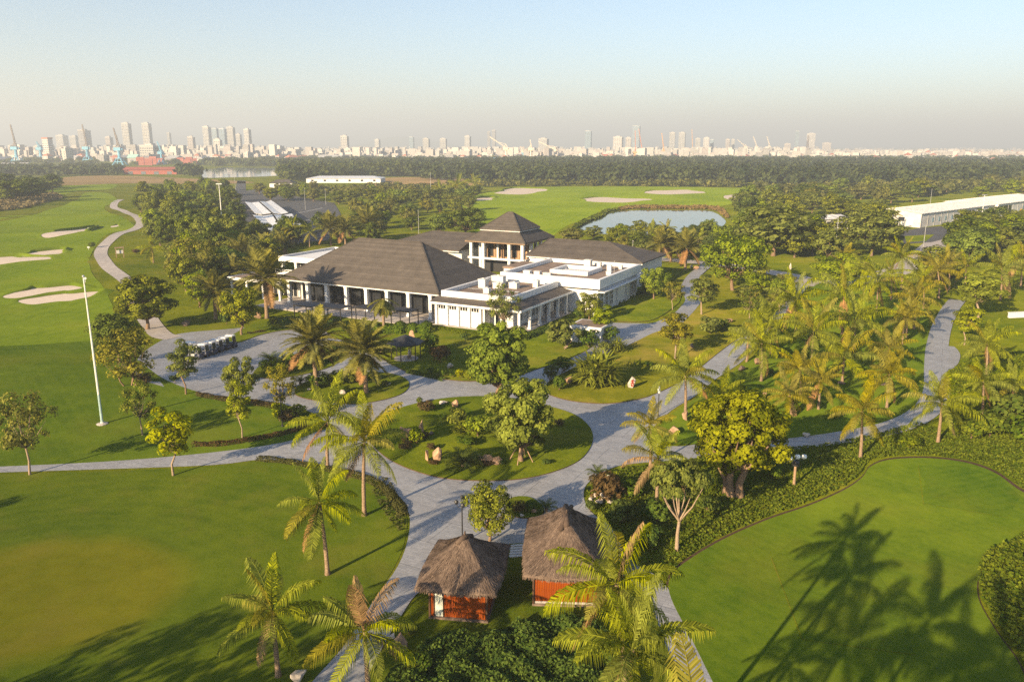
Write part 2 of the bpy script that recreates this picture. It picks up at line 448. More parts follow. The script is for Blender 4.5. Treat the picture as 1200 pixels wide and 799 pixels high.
def trunk_mesh(name, P, fork, r, seed, mat, stems=1, lean=.2, reach=.75, maxlimb=20):
    g = rs(seed + 500); b = MB()
    for s in range(stems):
        o = np.array([0., 0.]) if stems == 1 else g.normal(0, r * (1.1 if r > .4 else 2.2), 2)
        top = Vector((o[0] * 1.8 + g.normal(0, lean), o[1] * 1.8 + g.normal(0, lean), fork * g.uniform(.85, 1.1)))
        rr = r if stems == 1 else r * .6
        mid = Vector((o[0] * 1.3 + g.normal(0, lean * .4), o[1] * 1.3 + g.normal(0, lean * .4), fork * .5))
        b.tube([(o[0], o[1], -.3), (o[0], o[1], .12), mid, top], [rr * 1.6, rr * 1.15, rr * .9, rr * .75], 7)
        sel = [p for i, p in enumerate(P) if i % stems == s][:maxlimb]
        for p in sel:
            e = Vector(top).lerp(Vector(p), reach); m = Vector(top).lerp(e, .5) + Vector((0, 0, -.12 * (e - top).length + .1))
            b.tube([top, m, e], [rr * .55, rr * .35, rr * .12], 5, cap=False)
    return b.me(name, mat, True)
LIB = {}
def tree_kind(key, seed, H, W, fork, nl, lr, nleaf, leaf, mat, tr=.14, bark='bark', stems=1, low=.6, spread=.45, reach=.75, lean=.15, aspect=1.5, n=1, base=None):
    LIB[key] = []; base = fork * .75 if base is None else base
    for i in range(n):
        cm, P = crown_mesh('crown_' + key, seed + i * 17, (base + H) / 2, W / 2, (H - base) / 2, nl, lr, nleaf, leaf, M[mat], low, spread, aspect)
        LIB[key].append((trunk_mesh('trunk_' + key, P, fork, tr, seed + i, M[bark], stems, lean, reach, 8 if base > fork else 20), cm, H, W))
tree_kind('fig', 11, 9, 9, 2.6, 70, .82, 14000, .21, 'figleaf', .6, stems=3, low=.3, lean=.25, spread=.5)
tree_kind('round', 21, 7, 6.6, 1.3, 44, .75, 10500, .21, 'yellow', .2, n=2, low=.4, spread=.55)
tree_kind('tall', 31, 9, 7, .9, 56, .85, 12000, .25, 'fresh', .2, low=.4, spread=.6)
tree_kind('lace', 41, 7, 6.4, 2.4, 26, .7, 2300, .18, 'sparse', .11, 'palebark', low=.3, spread=.8, n=3)
tree_kind('feather', 51, 7, 7.5, 1.2, 26, .9, 2600, .2, 'sparse', .14, stems=5, low=.3, spread=.9, reach=.9, n=1)
tree_kind('umbrella', 61, 7, 6.8, 2.7, 20, .7, 4200, .20, 'pale', .2, 'palebark', low=.8, spread=.6, reach=.98, n=1, base=4.3)
tree_kind('slim', 71, 7, 3.6, 2.3, 18, .62, 2600, .17, 'sparse', .09, 'palebark', n=2)
tree_kind('bushy', 81, 6, 6.2, 1.3, 34, .75, 4600, .19, 'olive', .16, n=3)
tree_kind('fran', 91, 4, 5, .8, 22, .55, 1500, .24, 'pale', .12, 'palebark', stems=3, low=.3, spread=.7, aspect=2.4)
tree_kind('wood', 101, 9, 8, 1.6, 34, 1.05, 3400, .34, 'olive', .2, n=5, low=.4, spread=.6)
tree_kind('woodtall', 131, 12, 7.5, 2.6, 36, 1.05, 3400, .36, 'darkleaf', .2, n=3, low=.4, spread=.6)
tree_kind('shrub', 151, 2, 2.4, .2, 12, .5, 700, .17, 'hedge', .04, low=.8, n=3)

REG = []                                                # every thing that wants an automatic label: (object, noun, adjectives)
def reg(o, noun, adj=''): REG.append((o, noun, adj)); return o
RND = random.Random(5)
def plant_tree(key, p, h, w, mat=None, name='broadleaf_tree', label=None, noun='tree', adj='', group=None, var=None, bark=None, cat='tree'):
    tm, cm, H, W = LIB[key][RND.randrange(len(LIB[key])) if var is None else var % len(LIB[key])]
    t = empty(name, p, RND.uniform(0, 6.28), label, cat, group)
    t.scale = (w / W, w / W, h / H)
    link('trunk', tm, t, mat=M[bark] if bark else None)
    link('crown', cm, t, mat=M[mat] if mat else None)
    if not label: reg(t, noun, adj)
    return t
def tree_px(key, bx, by, top, wpx, mat=None, **kw):
    p = at(bx, by); h = max(1.0, px_height(p, top)); w = wpx * scale_at(p)
    return plant_tree(key, p, h, w, mat, **kw)

# palm fronds: a rib that arches and droops, with leaflets hanging from it on both sides
def frond_mesh(name, seed, mat, length, elev, droop, nleaf, llen, hang, stiff=.0, wid=.05, twist=0.0):
    g = rs(seed); b = MB(); N = 9
    pts = []; a = R(elev); x = z = 0.0
    for i in range(N):
        pts.append((x, 0, z)); t = i / (N - 1)
        x += math.cos(a) * length / (N - 1); z += math.sin(a) * length / (N - 1)
        a -= R(droop) * (.35 + 1.3 * t) / (N - 1)
    pts = np.array(pts)
    V, F = [], []
    rad = np.linspace(.045, .008, N) * (length / 3.2)
    for i in range(N):
        for q in ((0, -1, 0), (0, 1, 0), (0, 0, .8)): V.append(pts[i] + np.array(q) * rad[i])
    for i in range(N - 1):
        for j in range(3): F.append((i * 3 + j, i * 3 + (j + 1) % 3, i * 3 + 3 + (j + 1) % 3, i * 3 + 3 + j))
    for sd in (-1, 1):
        for k in range(nleaf):
            t = .13 + .86 * (k + g.uniform(-.3, .3)) / nleaf
            s = t * (N - 1); i = min(int(s), N - 2); f = s - i
            p = pts[i] * (1 - f) + pts[i + 1] * f; d = pts[i + 1] - pts[i]; d = d / np.linalg.norm(d)
            L = llen * (.42 + .9 * math.sin(math.pi * min(1, t * .92 + .06)) ** .8) * g.uniform(.82, 1.12) * (1 - .45 * max(0, t - .75) / .25)
            side = np.array([0, sd, 0]); upv = np.cross(d, np.array([0, 1, 0])); upv = upv if upv[2] > 0 else -upv
            o = side * .80 + d * (.45 + .35 * t) + upv * (stiff + g.uniform(-.12, .12)); o = o / np.linalg.norm(o)
            o2 = o + np.array([0, 0, -hang * g.uniform(.8, 1.25)]); o2 = o2 / np.linalg.norm(o2)
            m = p + o * L * .42; e = m + o2 * L * .58; w = d * wid * .5
            n = len(V); V += [p - w, p + w, m + w * 1.1, m - w * 1.1, e]
            F += [(n, n + 1, n + 2, n + 3), (n + 3, n + 2, n + 4)]
    tone = np.clip(g.normal(.5, .24, len(F)), 0, 1)
    return mesh_np(name, np.array(V), F, mat, tone)
FR = {}
for e, dr in ((78, 35), (62, 62), (45, 80), (28, 85), (10, 80), (-10, 60), (-38, 40), (-62, 20)):
    FR['coco', e] = [frond_mesh('coconut_frond', 300 + e + j * 7, M['coconut'], 3.4, e, dr, 40, .80, 2.1 + .9 * j, .0, .055) for j in range(2)]
    FR['date', e] = [frond_mesh('date_frond', 400 + e + j * 7, M['datepalm'], 2.9, e, dr * .6, 44, .56, .3, .25, .07) for j in range(2)]
FR['cycad'] = [frond_mesh('cycad_frond', 500 + j, M['cycad'], 1.3, 48 - j * 18, 75, 20, .26, .05, .3, .04) for j in range(3)]
GA = math.pi * (3 - 5 ** .5)
def palm_trunk(h, lean, seed, r0, r1, mat='palmbark'):
    g = random.Random(seed); a = g.uniform(0, 6.28); b = MB(); pts, rad = [], []
    for i in range(9):
        t = i / 8; off = lean * (t ** 2) if lean >= 0 else lean * (1 - (1 - t) ** 2)
        pts.append((off * math.cos(a), off * math.sin(a), -.25 + (h + .25) * t)); rad.append((r0 * (1.5 if i == 0 else 1.0) * (1 - t) + r1 * t) * (1.06 if i % 2 else .97))
    b.tube(pts, rad, 8)
    return b.me('palm_trunk', M[mat], True), Vector(pts[-1])
def coconut(p, h, crown, nf=17, seed=0, lean=.5, mat=None, label=None, adj='', dead=1, base_r=.17, lean_dir=None, droopy=0, dead_up=0):
    s = crown / 5.7; g = random.Random(seed * 31 + 3)
    t = empty('coconut_palm', p, 0 if lean_dir is not None else g.uniform(0, 6.28), label, 'palm tree', None)
    tm, top = palm_trunk(h, lean, seed, base_r * (.6 + .4 * s), .10 * (.6 + .4 * s))
    if lean_dir is not None:
        cur = math.atan2(top.y, top.x); t.rotation_euler.z = lean_dir - cur
    link('trunk', tm, t)
    elevs = [78, 78, 62, 62, 45, 45, 45, 28, 28, 28, 10, 10, 10, -10, -10, -38, -38, -62]
    for i in range(nf):
        e = elevs[min(17, int(i * 18 / nf) + (droopy if i > 3 else 0))]
        m = g.choice(FR['coco', e]); k = s * g.uniform(.85, 1.15)
        isd = (i >= nf - dead) or (i < dead_up)
        link('frond', m, t, top + Vector((0, 0, -.05)), (g.uniform(-.25, .25), g.uniform(-.12, .12), i * GA + g.uniform(-.3, .3)), (k, k * g.uniform(.8, 1.1), k), M['deadfrond'] if isd else (mat or (M['coconut'] if g.random() < .85 else M['coconut_gold'])))
    nut = MB()
    for k in range(5):
        a = k * 1.3 + seed; c = top + Vector((.2 * math.cos(a), .2 * math.sin(a), -.25)) * max(.6, s)
        nut.tube([c + Vector((0, 0, .12)), c, c - Vector((0, 0, .12))], [.04, .11 * s, .03], 6)
    nut.obj('coconut_cluster', M['coconut_gold'], t)
    if not label: reg(t, 'coconut palm', adj)
    return t
def coconut_px(bx, by, cx, cy, wpx, **kw):
    p = at(bx, by); h = max(.8, px_height(p, cy)); w = wpx * scale_at(p)
    c = at(cx, cy, p.z + h); d = c - p; d.z = 0
    kw.setdefault('seed', int(bx * 7 + by))
    return coconut(p, h, w, lean=d.length, lean_dir=math.atan2(d.y, d.x), **kw)
def date_palm(p, h, crown, nf=40, seed=0, label=None, adj='', mat=None, drooped=False):
    s = crown / 4.1; g = random.Random(seed * 17 + 1)
    t = empty('date_palm', p, g.uniform(0, 6.28), label, 'palm tree')
    tm, top = palm_trunk(h, .15, seed, .24 * (.5 + .5 * s), .2 * (.5 + .5 * s)); link('trunk', tm, t)
    es = [78, 62, 62, 45, 45, 45, 28, 28, 28, 10, 10, 10, -10, -10, -38, -38]
    if drooped: es = [-10, -38, -38, -62, -62, -62, -62, -62]
    for i in range(nf):
        m = g.choice(FR['date', es[int(i * len(es) / nf)]]); k = s * g.uniform(.88, 1.1)
        link('frond', m, t, top, (g.uniform(-.2, .2), 0, i * GA + g.uniform(-.2, .2)), (k, k, k), mat or (M['deadfrond'] if (i > nf - 4 and not drooped) else None))
    if not label: reg(t, 'date palm', adj)
    return t
def date_px(bx, by, cx, cy, wpx, **kw):
    p = at(bx, by); h = max(.6, px_height(p, cy)); kw.setdefault('seed', int(bx * 3 + by))
    return date_palm(p, h, wpx * scale_at(p), **kw)
def cycad(p, s, n=16, seed=0, trunk=.25, label=None, mat=None, adj=''):
    g = random.Random(seed); t = empty('cycad', p, g.uniform(0, 6), label, 'shrub')
    t.scale = (s, s, s)
    MB().tube([(0, 0, -.1), (0, 0, trunk)], [.16, .13], 7).obj('trunk', M['palmbark'], t)
    for i in range(n):
        link('frond', FR['cycad'][i * 3 // n], t, (0, 0, trunk), (0, 0, i * GA), mat=mat)
    if not label: reg(t, 'cycad', adj)
    return t
def rosette(name, p, h, w, n, seed, mat, label, cat='shrub', adj=''):
    """a mound of arching strap leaves (pandanus, agave, grasses): one plant with leaves as one crown"""
    g = rs(seed); V, F = [], []
    for i in range(n):
        a = i * GA; el = R(g.uniform(15, 80)); L = (w / 2) * g.uniform(.75, 1.1) if el < .9 else h * g.uniform(.8, 1.1)
        r0 = w * .28 * g.random() ** .5; a0 = g.uniform(0, 6.28); o = np.array([r0 * math.cos(a0), r0 * math.sin(a0), h * .25 * g.random()])
        d = np.array([math.cos(a), math.sin(a), 0]); q = np.array([-math.sin(a), math.cos(a), 0]) * (w * .028)
        p1 = o + (d * math.cos(el) + np.array([0, 0, math.sin(el)])) * L * .55
        p2 = p1 + (d * math.cos(el - .9) + np.array([0, 0, math.sin(el - .9)])) * L * .5
        k = len(V); V += [o - q, o + q, p1 + q, p1 - q, p2]; F += [(k, k + 1, k + 2, k + 3), (k + 3, k + 2, k + 4)]
    o = link(name, mesh_np(name, np.array(V), F, M[mat], np.clip(g.normal(.5, .2, len(F)), 0, 1)), None, p)
    tag(o, label, cat)
    if not label: reg(o, name.replace('_', ' '), adj)
    return o
def leafy(name, pts, wid, hgt, mat, seed, dens=60, leaf=.13, label=None, cat='hedge', kind=None, jitter=.25):
    """a clipped or loose hedge along a line of ground points"""
    g = rs(seed); C, NR = [], []
    seg = [(pts[i], pts[i + 1]) for i in range(len(pts) - 1)]; ls = np.array([(b - a).length for a, b in seg])
    n = int(ls.sum() * dens * max(.5, wid))
    for i in g.choice(len(seg), n, p=ls / ls.sum()):
        a, b = seg[i]; f = g.random(); c = a.lerp(b, f); d = (b - a).normalized(); q = Vector((-d.y, d.x, 0))
        th = g.uniform(-.3, math.pi + .3); wob = 1 + jitter * math.sin(c.x * 2.1 + c.y * 1.7) * math.sin(c.x * .9 - c.y * 1.3 + 1)
        rr = g.uniform(.72, 1.0) * wob
        off = q * (math.cos(th) * wid / 2 * rr); z = max(.02, math.sin(th) * hgt * rr)
        C.append((c.x + off.x, c.y + off.y, hz(c.x, c.y) + z)); NR.append((off.x + g.normal() * .4, off.y + g.normal() * .4, z + .2 + g.normal() * .4))
    C = np.array(C); o0 = Vector(C.mean(axis=0)); C = C - np.array(o0)
    o = link(name, leaf_mesh(name, C, np.array(NR), leaf * g.uniform(.7, 1.4, len(C)), g, M[mat]), None, o0)
    tag(o, label, None if kind else cat, None, kind)
    if not label and not kind: reg(o, name.replace('_', ' '))
    return o
def cover(name, poly, mat, seed, dens, leaf, h0, h1, label, patch=.35):
    """ground cover: leaves over an outline, mounded at two scales"""
    g = rs(seed); P = np.array([(p[0], p[1]) for p in poly]); lo, hi = P.min(0), P.max(0)
    n = int((hi - lo).prod() * dens); q = g.uniform(lo, hi, (n, 2)); q = q[inside(q, P)]
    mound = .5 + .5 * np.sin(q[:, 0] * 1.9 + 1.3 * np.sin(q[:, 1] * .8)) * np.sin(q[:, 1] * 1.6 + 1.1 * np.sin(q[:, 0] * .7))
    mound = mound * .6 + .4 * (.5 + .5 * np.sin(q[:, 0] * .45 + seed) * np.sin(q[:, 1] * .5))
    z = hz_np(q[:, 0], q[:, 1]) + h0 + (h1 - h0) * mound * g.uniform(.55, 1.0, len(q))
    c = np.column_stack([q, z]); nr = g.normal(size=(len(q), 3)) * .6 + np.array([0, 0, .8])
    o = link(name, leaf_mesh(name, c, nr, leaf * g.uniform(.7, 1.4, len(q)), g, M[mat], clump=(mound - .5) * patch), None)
    return tag(o, label, None, None, 'stuff')
def inside(q, P):
    r = np.zeros(len(q), bool); n = len(P)
    for i in range(n):
        a, b = P[i], P[i - 1]
        with np.errstate(divide='ignore', invalid='ignore'):
            r ^= ((a[1] > q[:, 1]) != (b[1] > q[:, 1])) & (q[:, 0] < (b[0] - a[0]) * (q[:, 1] - a[1]) / (b[1] - a[1]) + a[0])
    return r
# ------------------------------------------------------------------ the ground and what lies on it
def struct(o): o['kind'] = 'structure'; return o
def smooth_poly(pts, sub=5, closed=True):
    out = []; n = len(pts); rng = range(n) if closed else range(n - 1)
    for i in rng:
        p0, p1, p2, p3 = (pts[(i - 1) % n], pts[i], pts[(i + 1) % n], pts[(i + 2) % n]) if closed else (pts[max(i - 1, 0)], pts[i], pts[i + 1], pts[min(i + 2, n - 1)])
        for k in range(sub):
            t = k / sub
            out.append(tuple(.5 * (2 * p1[j] + (p2[j] - p0[j]) * t + (2 * p0[j] - 5 * p1[j] + 4 * p2[j] - p3[j]) * t * t + (3 * p1[j] - p0[j] - 3 * p2[j] + p3[j]) * t ** 3) for j in (0, 1)))
    if not closed: out.append((pts[-1][0], pts[-1][1]))
    return out
def outline(px, sub=5, smooth=True):
    w = [at(a, b) for a, b in px]; w = [(p.x, p.y) for p in w]
    return smooth_poly(w, sub) if smooth else w
def sheet(name, poly, off, mat, step=3.0, skirt=0.0, mats=None, side=None):
    P = np.array(poly); lo, hi = P.min(0), P.max(0)
    xs, ys = np.meshgrid(np.arange(lo[0] + step / 2, hi[0], step), np.arange(lo[1] + step / 2, hi[1], step))
    q = np.column_stack([xs.ravel(), ys.ravel()]); q = q[inside(q, P)]
    allp = [Vector(p) for p in poly] + [Vector(p) for p in q.tolist()]
    vv, ee, ff, _, _, _ = delaunay_2d_cdt(allp, [], [list(range(len(poly)))], 1, 1e-4)
    V = [(v.x, v.y, hz(v.x, v.y) + off) for v in vv]
    F = []
    for f in ff:
        a = sum(V[f[i]][0] * V[f[(i + 1) % len(f)]][1] - V[f[(i + 1) % len(f)]][0] * V[f[i]][1] for i in range(len(f)))
        F.append(tuple(f) if a > 0 else tuple(reversed(f)))
    mi = [0] * len(F)
    if skirt:
        n = len(poly); k = len(V)
        area = sum(P[i - 1][0] * P[i][1] - P[i][0] * P[i - 1][1] for i in range(n))
        for x, y in poly:
            z = hz(x, y) + off; V.append((x, y, z)); V.append((x, y, z - skirt))
        for i in range(n):
            a, b = k + 2 * i, k + 2 * ((i + 1) % n)
            F.append((a, a + 1, b + 1, b) if area > 0 else (b, b + 1, a + 1, a)); mi.append(1 if side else 0)
    ms = [mat] + ([side] if side else [])
    return struct(link(name, mesh_np(name, V, F, ms, mi=mi)))
def strip(name, line, wid, off, mat, sub=6, widths=None):
    """a path along a line of ground points (x, y)"""
    c = smooth_poly(line, sub, closed=False); L, Rr = [], []
    for i, p in enumerate(c):
        a, b = c[max(i - 1, 0)], c[min(i + 1, len(c) - 1)]; d = math.hypot(b[0] - a[0], b[1] - a[1]) or 1
        w = (np.interp(i / (len(c) - 1), np.linspace(0, 1, len(widths)), widths) if widths else wid) / 2
        nx, ny = -(b[1] - a[1]) / d * w, (b[0] - a[0]) / d * w
        L.append((p[0] + nx, p[1] + ny)); Rr.append((p[0] - nx, p[1] - ny))
    V, F = [], []
    for l, r in zip(L, Rr):
        for t in (0, .5, 1):
            x, y = l[0] * (1 - t) + r[0] * t, l[1] * (1 - t) + r[1] * t; V.append((x, y, hz(x, y) + off))
    for i in range(len(c) - 1):
        for j in (0, 1): F.append((i * 3 + j, i * 3 + j + 1, i * 3 + j + 4, i * 3 + j + 3))
    return struct(link(name, mesh_np(name, V, F, mat)))
def pxl(pts): return [(p.x, p.y) for p in (at(a, b) for a, b in pts)]

xs = np.array([-26000, -12000, -6000, -3000, -1600, -900, -560] + list(np.arange(-340, 261, 3.0)) + [420, 700, 1300, 3000, 6000, 12000, 26000], float)
ys = np.array([-400, -150, -40] + list(np.arange(0, 521, 3.0)) + [620, 760, 1000, 1500, 2500, 5000, 10000, 16000], float)
gx, gy = np.meshgrid(xs, ys); gz = hz_np(gx, gy)
nx_, ny_ = len(xs), len(ys); ii = np.arange(nx_ * ny_).reshape(ny_, nx_)
GF = np.column_stack([ii[:-1, :-1].ravel(), ii[:-1, 1:].ravel(), ii[1:, 1:].ravel(), ii[1:, :-1].ravel()])
struct(link('ground', mesh_np('ground', np.column_stack([gx.ravel(), gy.ravel(), gz.ravel()]), GF, M['rough'], smooth=True)))

# fairways, tees and greens
FAIR1 = [(-260, 300), (-60, 262), (0, 255), (40, 247), (85, 236), (100, 226), (128, 227), (138, 236), (122, 244), (150, 258), (158, 268), (135, 272), (112, 288), (105, 310), (118, 332), (128, 350), (135, 366), (140, 392), (172, 430), (200, 448), (250, 464), (345, 482), (380, 496), (330, 518), (180, 536), (0, 546), (-200, 552), (-260, 480)]
sheet('fairway', outline(FAIR1), .03, M['fairway'], 5)
sheet('fairway', outline([(60, 222), (90, 217), (135, 216), (128, 222), (95, 224), (65, 229)]), .05, M['fairway'], 12)
FAIR2 = [(540, 240), (556, 230), (590, 222), (640, 219.5), (700, 219), (770, 219), (850, 220.5), (912, 222), (905, 229), (872, 236), (840, 242), (800, 241), (745, 240.5), (715, 245), (690, 256), (662, 266), (640, 282), (600, 290), (560, 275)]
sheet('fairway', outline(FAIR2), .04, M['fairway'], 12)
sheet('flagpole_lawn', outline([(-220, 412), (0, 406), (100, 400), (138, 402), (172, 430), (200, 448), (250, 464), (345, 482), (382, 497), (330, 519), (180, 537), (0, 547), (-220, 553)]), .05, M['tee'], 4)  # turf toned down to carry the shade of the slope facing away
sheet('tee_lawn', outline([(-120, 562), (0, 556), (150, 551), (250, 546), (308, 540), (372, 546), (430, 561), (460, 577), (476, 602), (474, 635), (460, 668), (432, 708), (395, 765), (350, 820), (250, 1000), (-120, 900)]), .02, M['putting'], 3)
0 and sheet('putting_green', outline([(-160, 640), (0, 628), (70, 634), (128, 652), (158, 690), (146, 738), (70, 790), (-30, 815), (-160, 800)], 7), .055, M['green'], 3)
0 and sheet('turf_collar', outline([(-170, 600), (0, 585), (110, 596), (190, 630), (225, 690), (200, 760), (100, 830), (-60, 870), (-170, 860)], 7), .04, M['collar'], 3)
GREEN = [(786, 676), (806, 657), (850, 631), (900, 609), (950, 592), (990, 574), (1010, 560), (1020, 547), (1042, 539), (1085, 537), (1130, 542), (1165, 554), (1192, 573), (1230, 596), (1260, 640), (1180, 650), (1150, 672), (1146, 700), (1166, 738), (1195, 780), (1220, 850), (1240, 960), (930, 1000), (850, 830), (812, 752), (786, 700)]
sheet('turf_edge_soil', outline([(x + (x - 1000) * .012, y - 2.2 if y < 700 else y) for x, y in GREEN]), .03, M['soil'], 3)
sheet('practice_lawn', outline(GREEN), .06, M['tee'], 3, .05)
sheet('practice_lawn', outline([(1076, 546), (1082, 591), (1180, 607), (1196, 582), (1168, 558), (1122, 546)], smooth=False), .075, M['collar'], 3)
sheet('practice_lawn', outline([(905, 655), (940, 750), (1070, 768), (1060, 720), (1012, 648), (930, 632)], smooth=False), .075, M['collar'], 3)
for L in ([(1076, 546), (1082, 591), (1181, 607)], [(904, 655), (940, 750), (1072, 768)]):
    strip('turf_seam', pxl(L), .08, .085, M['rough'], 1)

# paved drives
PAVE = [(-140, 557), (-140, 547), (0, 540), (150, 532), (250, 527), (325, 514), (372, 506), (384, 500), (372, 487), (345, 477), (304, 469), (271, 465), (231, 461), (180, 450), (160, 440), (163, 418), (186, 401), (212, 391), (265, 386), (310, 382), (352, 380), (405, 380), (440, 395), (520, 425), (600, 425), (660, 405), (690, 380), (740, 379), (764, 379), (778, 374), (784, 380), (800, 372), (880, 350), (925, 331), (948, 331), (935, 350), (905, 385), (876, 418), (842, 442), (819, 461), (787, 481), (768, 500), (757, 512), (772, 521), (800, 523), (832, 519), (838, 530), (808, 538), (770, 541), (738, 544), (716, 549), (691, 564), (684, 578), (688, 594), (701, 607), (716, 618), (738, 655), (775, 680), (802, 725), (838, 803), (860, 850), (812, 850), (778, 790), (748, 730), (712, 690), (640, 655), (560, 668), (497, 690), (470, 722), (442, 770), (424, 805), (400, 850), (330, 850), (366, 799), (402, 758), (440, 701), (466, 664), (478, 632), (479, 601), (462, 576), (432, 560), (372, 545), (308, 539), (250, 545), (120, 550)]
sheet('paved_drive', outline(PAVE, 4), .045, M['paving'], 4)
RB = [(432, 500), (445, 488), (462, 481), (494, 472), (535, 466), (590, 466), (644, 477), (674, 487), (690, 500), (695, 513), (690, 528), (676, 542), (647, 554), (610, 562), (565, 564), (520, 561), (485, 552), (458, 540), (440, 526), (430, 512)]
LAWNS = [('lawn_island', RB, 'lawn'),
  ('lawn_island', [(345, 461), (352, 451), (381, 442), (415, 437), (448, 437), (471, 442), (480, 451), (471, 462), (445, 470), (415, 474), (380, 471), (356, 467)], 'lawn'),
  ('lawn_island', [(297, 440), (306, 429), (330, 421), (360, 411), (395, 402), (409, 403), (408, 416), (388, 430), (352, 440), (318, 444)], 'lawn'),
  ('lawn_island', [(592, 590), (604, 583), (622, 584), (636, 594), (635, 604), (615, 608), (597, 603)], 'lawn'),
  ('lawn_island', [(300, 378), (318, 377), (345, 381), (352, 386), (330, 388), (305, 393), (280, 402), (262, 404), (268, 396)], 'lawn'),
  ('clubhouse_lawn', [(408, 401), (422, 408), (455, 425), (482, 438), (530, 446), (560, 447), (600, 443), (630, 433), (658, 424), (684, 413), (700, 401), (712, 386), (714, 377), (740, 378), (762, 376), (776, 370), (790, 360), (797, 352), (796, 340), (770, 330), (740, 330), (690, 350), (620, 380), (520, 375), (430, 368), (380, 372), (385, 392)], 'lawn'),
  ('garden_lawn', [(641, 461), (663, 469), (693, 473), (719, 473), (745, 469), (768, 462), (800, 446), (838, 417), (874, 391), (908, 367), (930, 340), (922, 332), (880, 326), (838, 322), (818, 326), (813, 340), (816, 356), (800, 370), (783, 384), (763, 392), (745, 401), (717, 413), (690, 423), (660, 438), (642, 449)], 'lawn_dry'),
  ('hut_lawn', [(500, 694), (530, 672), (560, 660), (598, 645), (603, 638), (700, 640), (722, 668), (756, 700), (782, 762), (812, 830), (800, 900), (420, 900), (432, 800), (448, 770), (474, 722)], 'lawn')]
for nm, px, mt in LAWNS: sheet(nm, outline(px), .13, M[mt], 4, .12, side=M['soil'])
sheet('garden_lawn', outline([(770, 497), (790, 483), (821, 463), (846, 444), (880, 420), (908, 387), (940, 350), (962, 332), (1000, 340), (1060, 345), (1085, 360), (1088, 395), (1086, 425), (1088, 455), (1074, 478), (1040, 494), (1000, 505), (935, 514), (845, 519), (800, 521), (772, 518), (762, 509)]), .07, M['tee'], 4)  # darker turf colour stands in for the shade under the palm grove
# paths
strip('garden_path', pxl([(815, 528), (880, 525), (935, 520), (1000, 511), (1050, 500), (1082, 484), (1097, 462), (1097, 432), (1098, 408), (1104, 382), (1114, 362), (1122, 352)]), 3.0, .10, M['paving'])
strip('garden_path', pxl([(1106, 432), (1113, 424), (1115, 414), (1109, 406)]), 2.2, .105, M['paving'])
strip('cart_path', pxl([(205, 396), (188, 392), (172, 372), (158, 340), (142, 324), (124, 309), (118, 296), (127, 283), (146, 272), (163, 265), (163, 257), (146, 248), (133, 242), (142, 234)]), 3.4, .07, M['concrete'])
strip('back_road', pxl([(700, 285), (745, 300), (800, 306), (850, 311), (925, 323), (948, 331), (960, 334), (985, 336)]), 6.0, .06, M['concrete'])
strip('clubhouse_path', pxl([(790, 378), (806, 362), (812, 352), (806, 340), (808, 332), (815, 322), (830, 310)]), 3.0, .15, M['paving'])
strip('access_road', pxl([(948, 333), (1000, 330), (1050, 318), (1075, 305), (1092, 290), (1108, 276), (1112, 268)]), 7, .055, M['concrete'])
sheet('factory_forecourt', outline([(1052, 272), (1080, 267), (1118, 264), (1122, 268), (1108, 280), (1092, 284), (1060, 286)], smooth=False), .07, M['asphalt'], 8)
sheet('factory_forecourt', outline([(1060, 277), (1095, 275), (1085, 283), (1062, 284)], smooth=False), .09, M['lawn'], 8)
sheet('car_park', outline([(262, 228), (300, 222), (392, 238), (402, 256), (384, 282), (330, 286), (285, 280), (268, 262)], smooth=False), .05, M['asphalt'], 14)
strip('car_park_lane', pxl([(281, 232), (283, 212)]), 7, .06, M['asphalt'])
for k, (a, b) in enumerate((((340, 262), (384, 254)), ((338, 252), (378, 244)))):
    strip('painted_line', pxl([a, b]), .5, .07, M['white2'])
sheet('dry_field', outline([(72, 217), (76, 208), (140, 206), (236, 210), (300, 214), (240, 216), (150, 215)], 3), .06, M['field'], 40)
sheet('dry_field', outline([(445, 209), (520, 208), (560, 212), (560, 218), (470, 216), (430, 219)], 3), .06, M['field'], 40)
sheet('river', outline([(236, 199), (262, 196.5), (326, 197), (330, 206), (300, 207.5), (236, 209)], smooth=False), .12, M['river'], 60)
sheet('river', outline([(-60, 192), (60, 193), (150, 196.5), (236, 198), (236, 200), (140, 198.5), (-60, 195)], smooth=False), .10, M['river'], 60)
sheet('pond_bank', outline([(668, 267), (690, 257), (712, 247), (742, 241.5), (795, 242), (836, 243), (858, 256), (850, 272), (800, 276), (750, 280), (690, 277)]), .05, M['rough'], 10)
sheet('pond', outline([(678, 266), (692, 259.5), (707, 255), (716, 249.5), (727, 247.3), (738, 246.8), (760, 246), (790, 246.6), (818, 246.2), (834, 248), (847, 255), (850, 262), (838, 268), (800, 272), (760, 276), (715, 275), (690, 272)]), .09, M['pond'], 10)
sheet('grass_basin', outline([(-60, 262), (20, 256), (50, 248), (84, 236), (60, 228), (0, 232), (-60, 240)]), .06, M['rough'], 12)
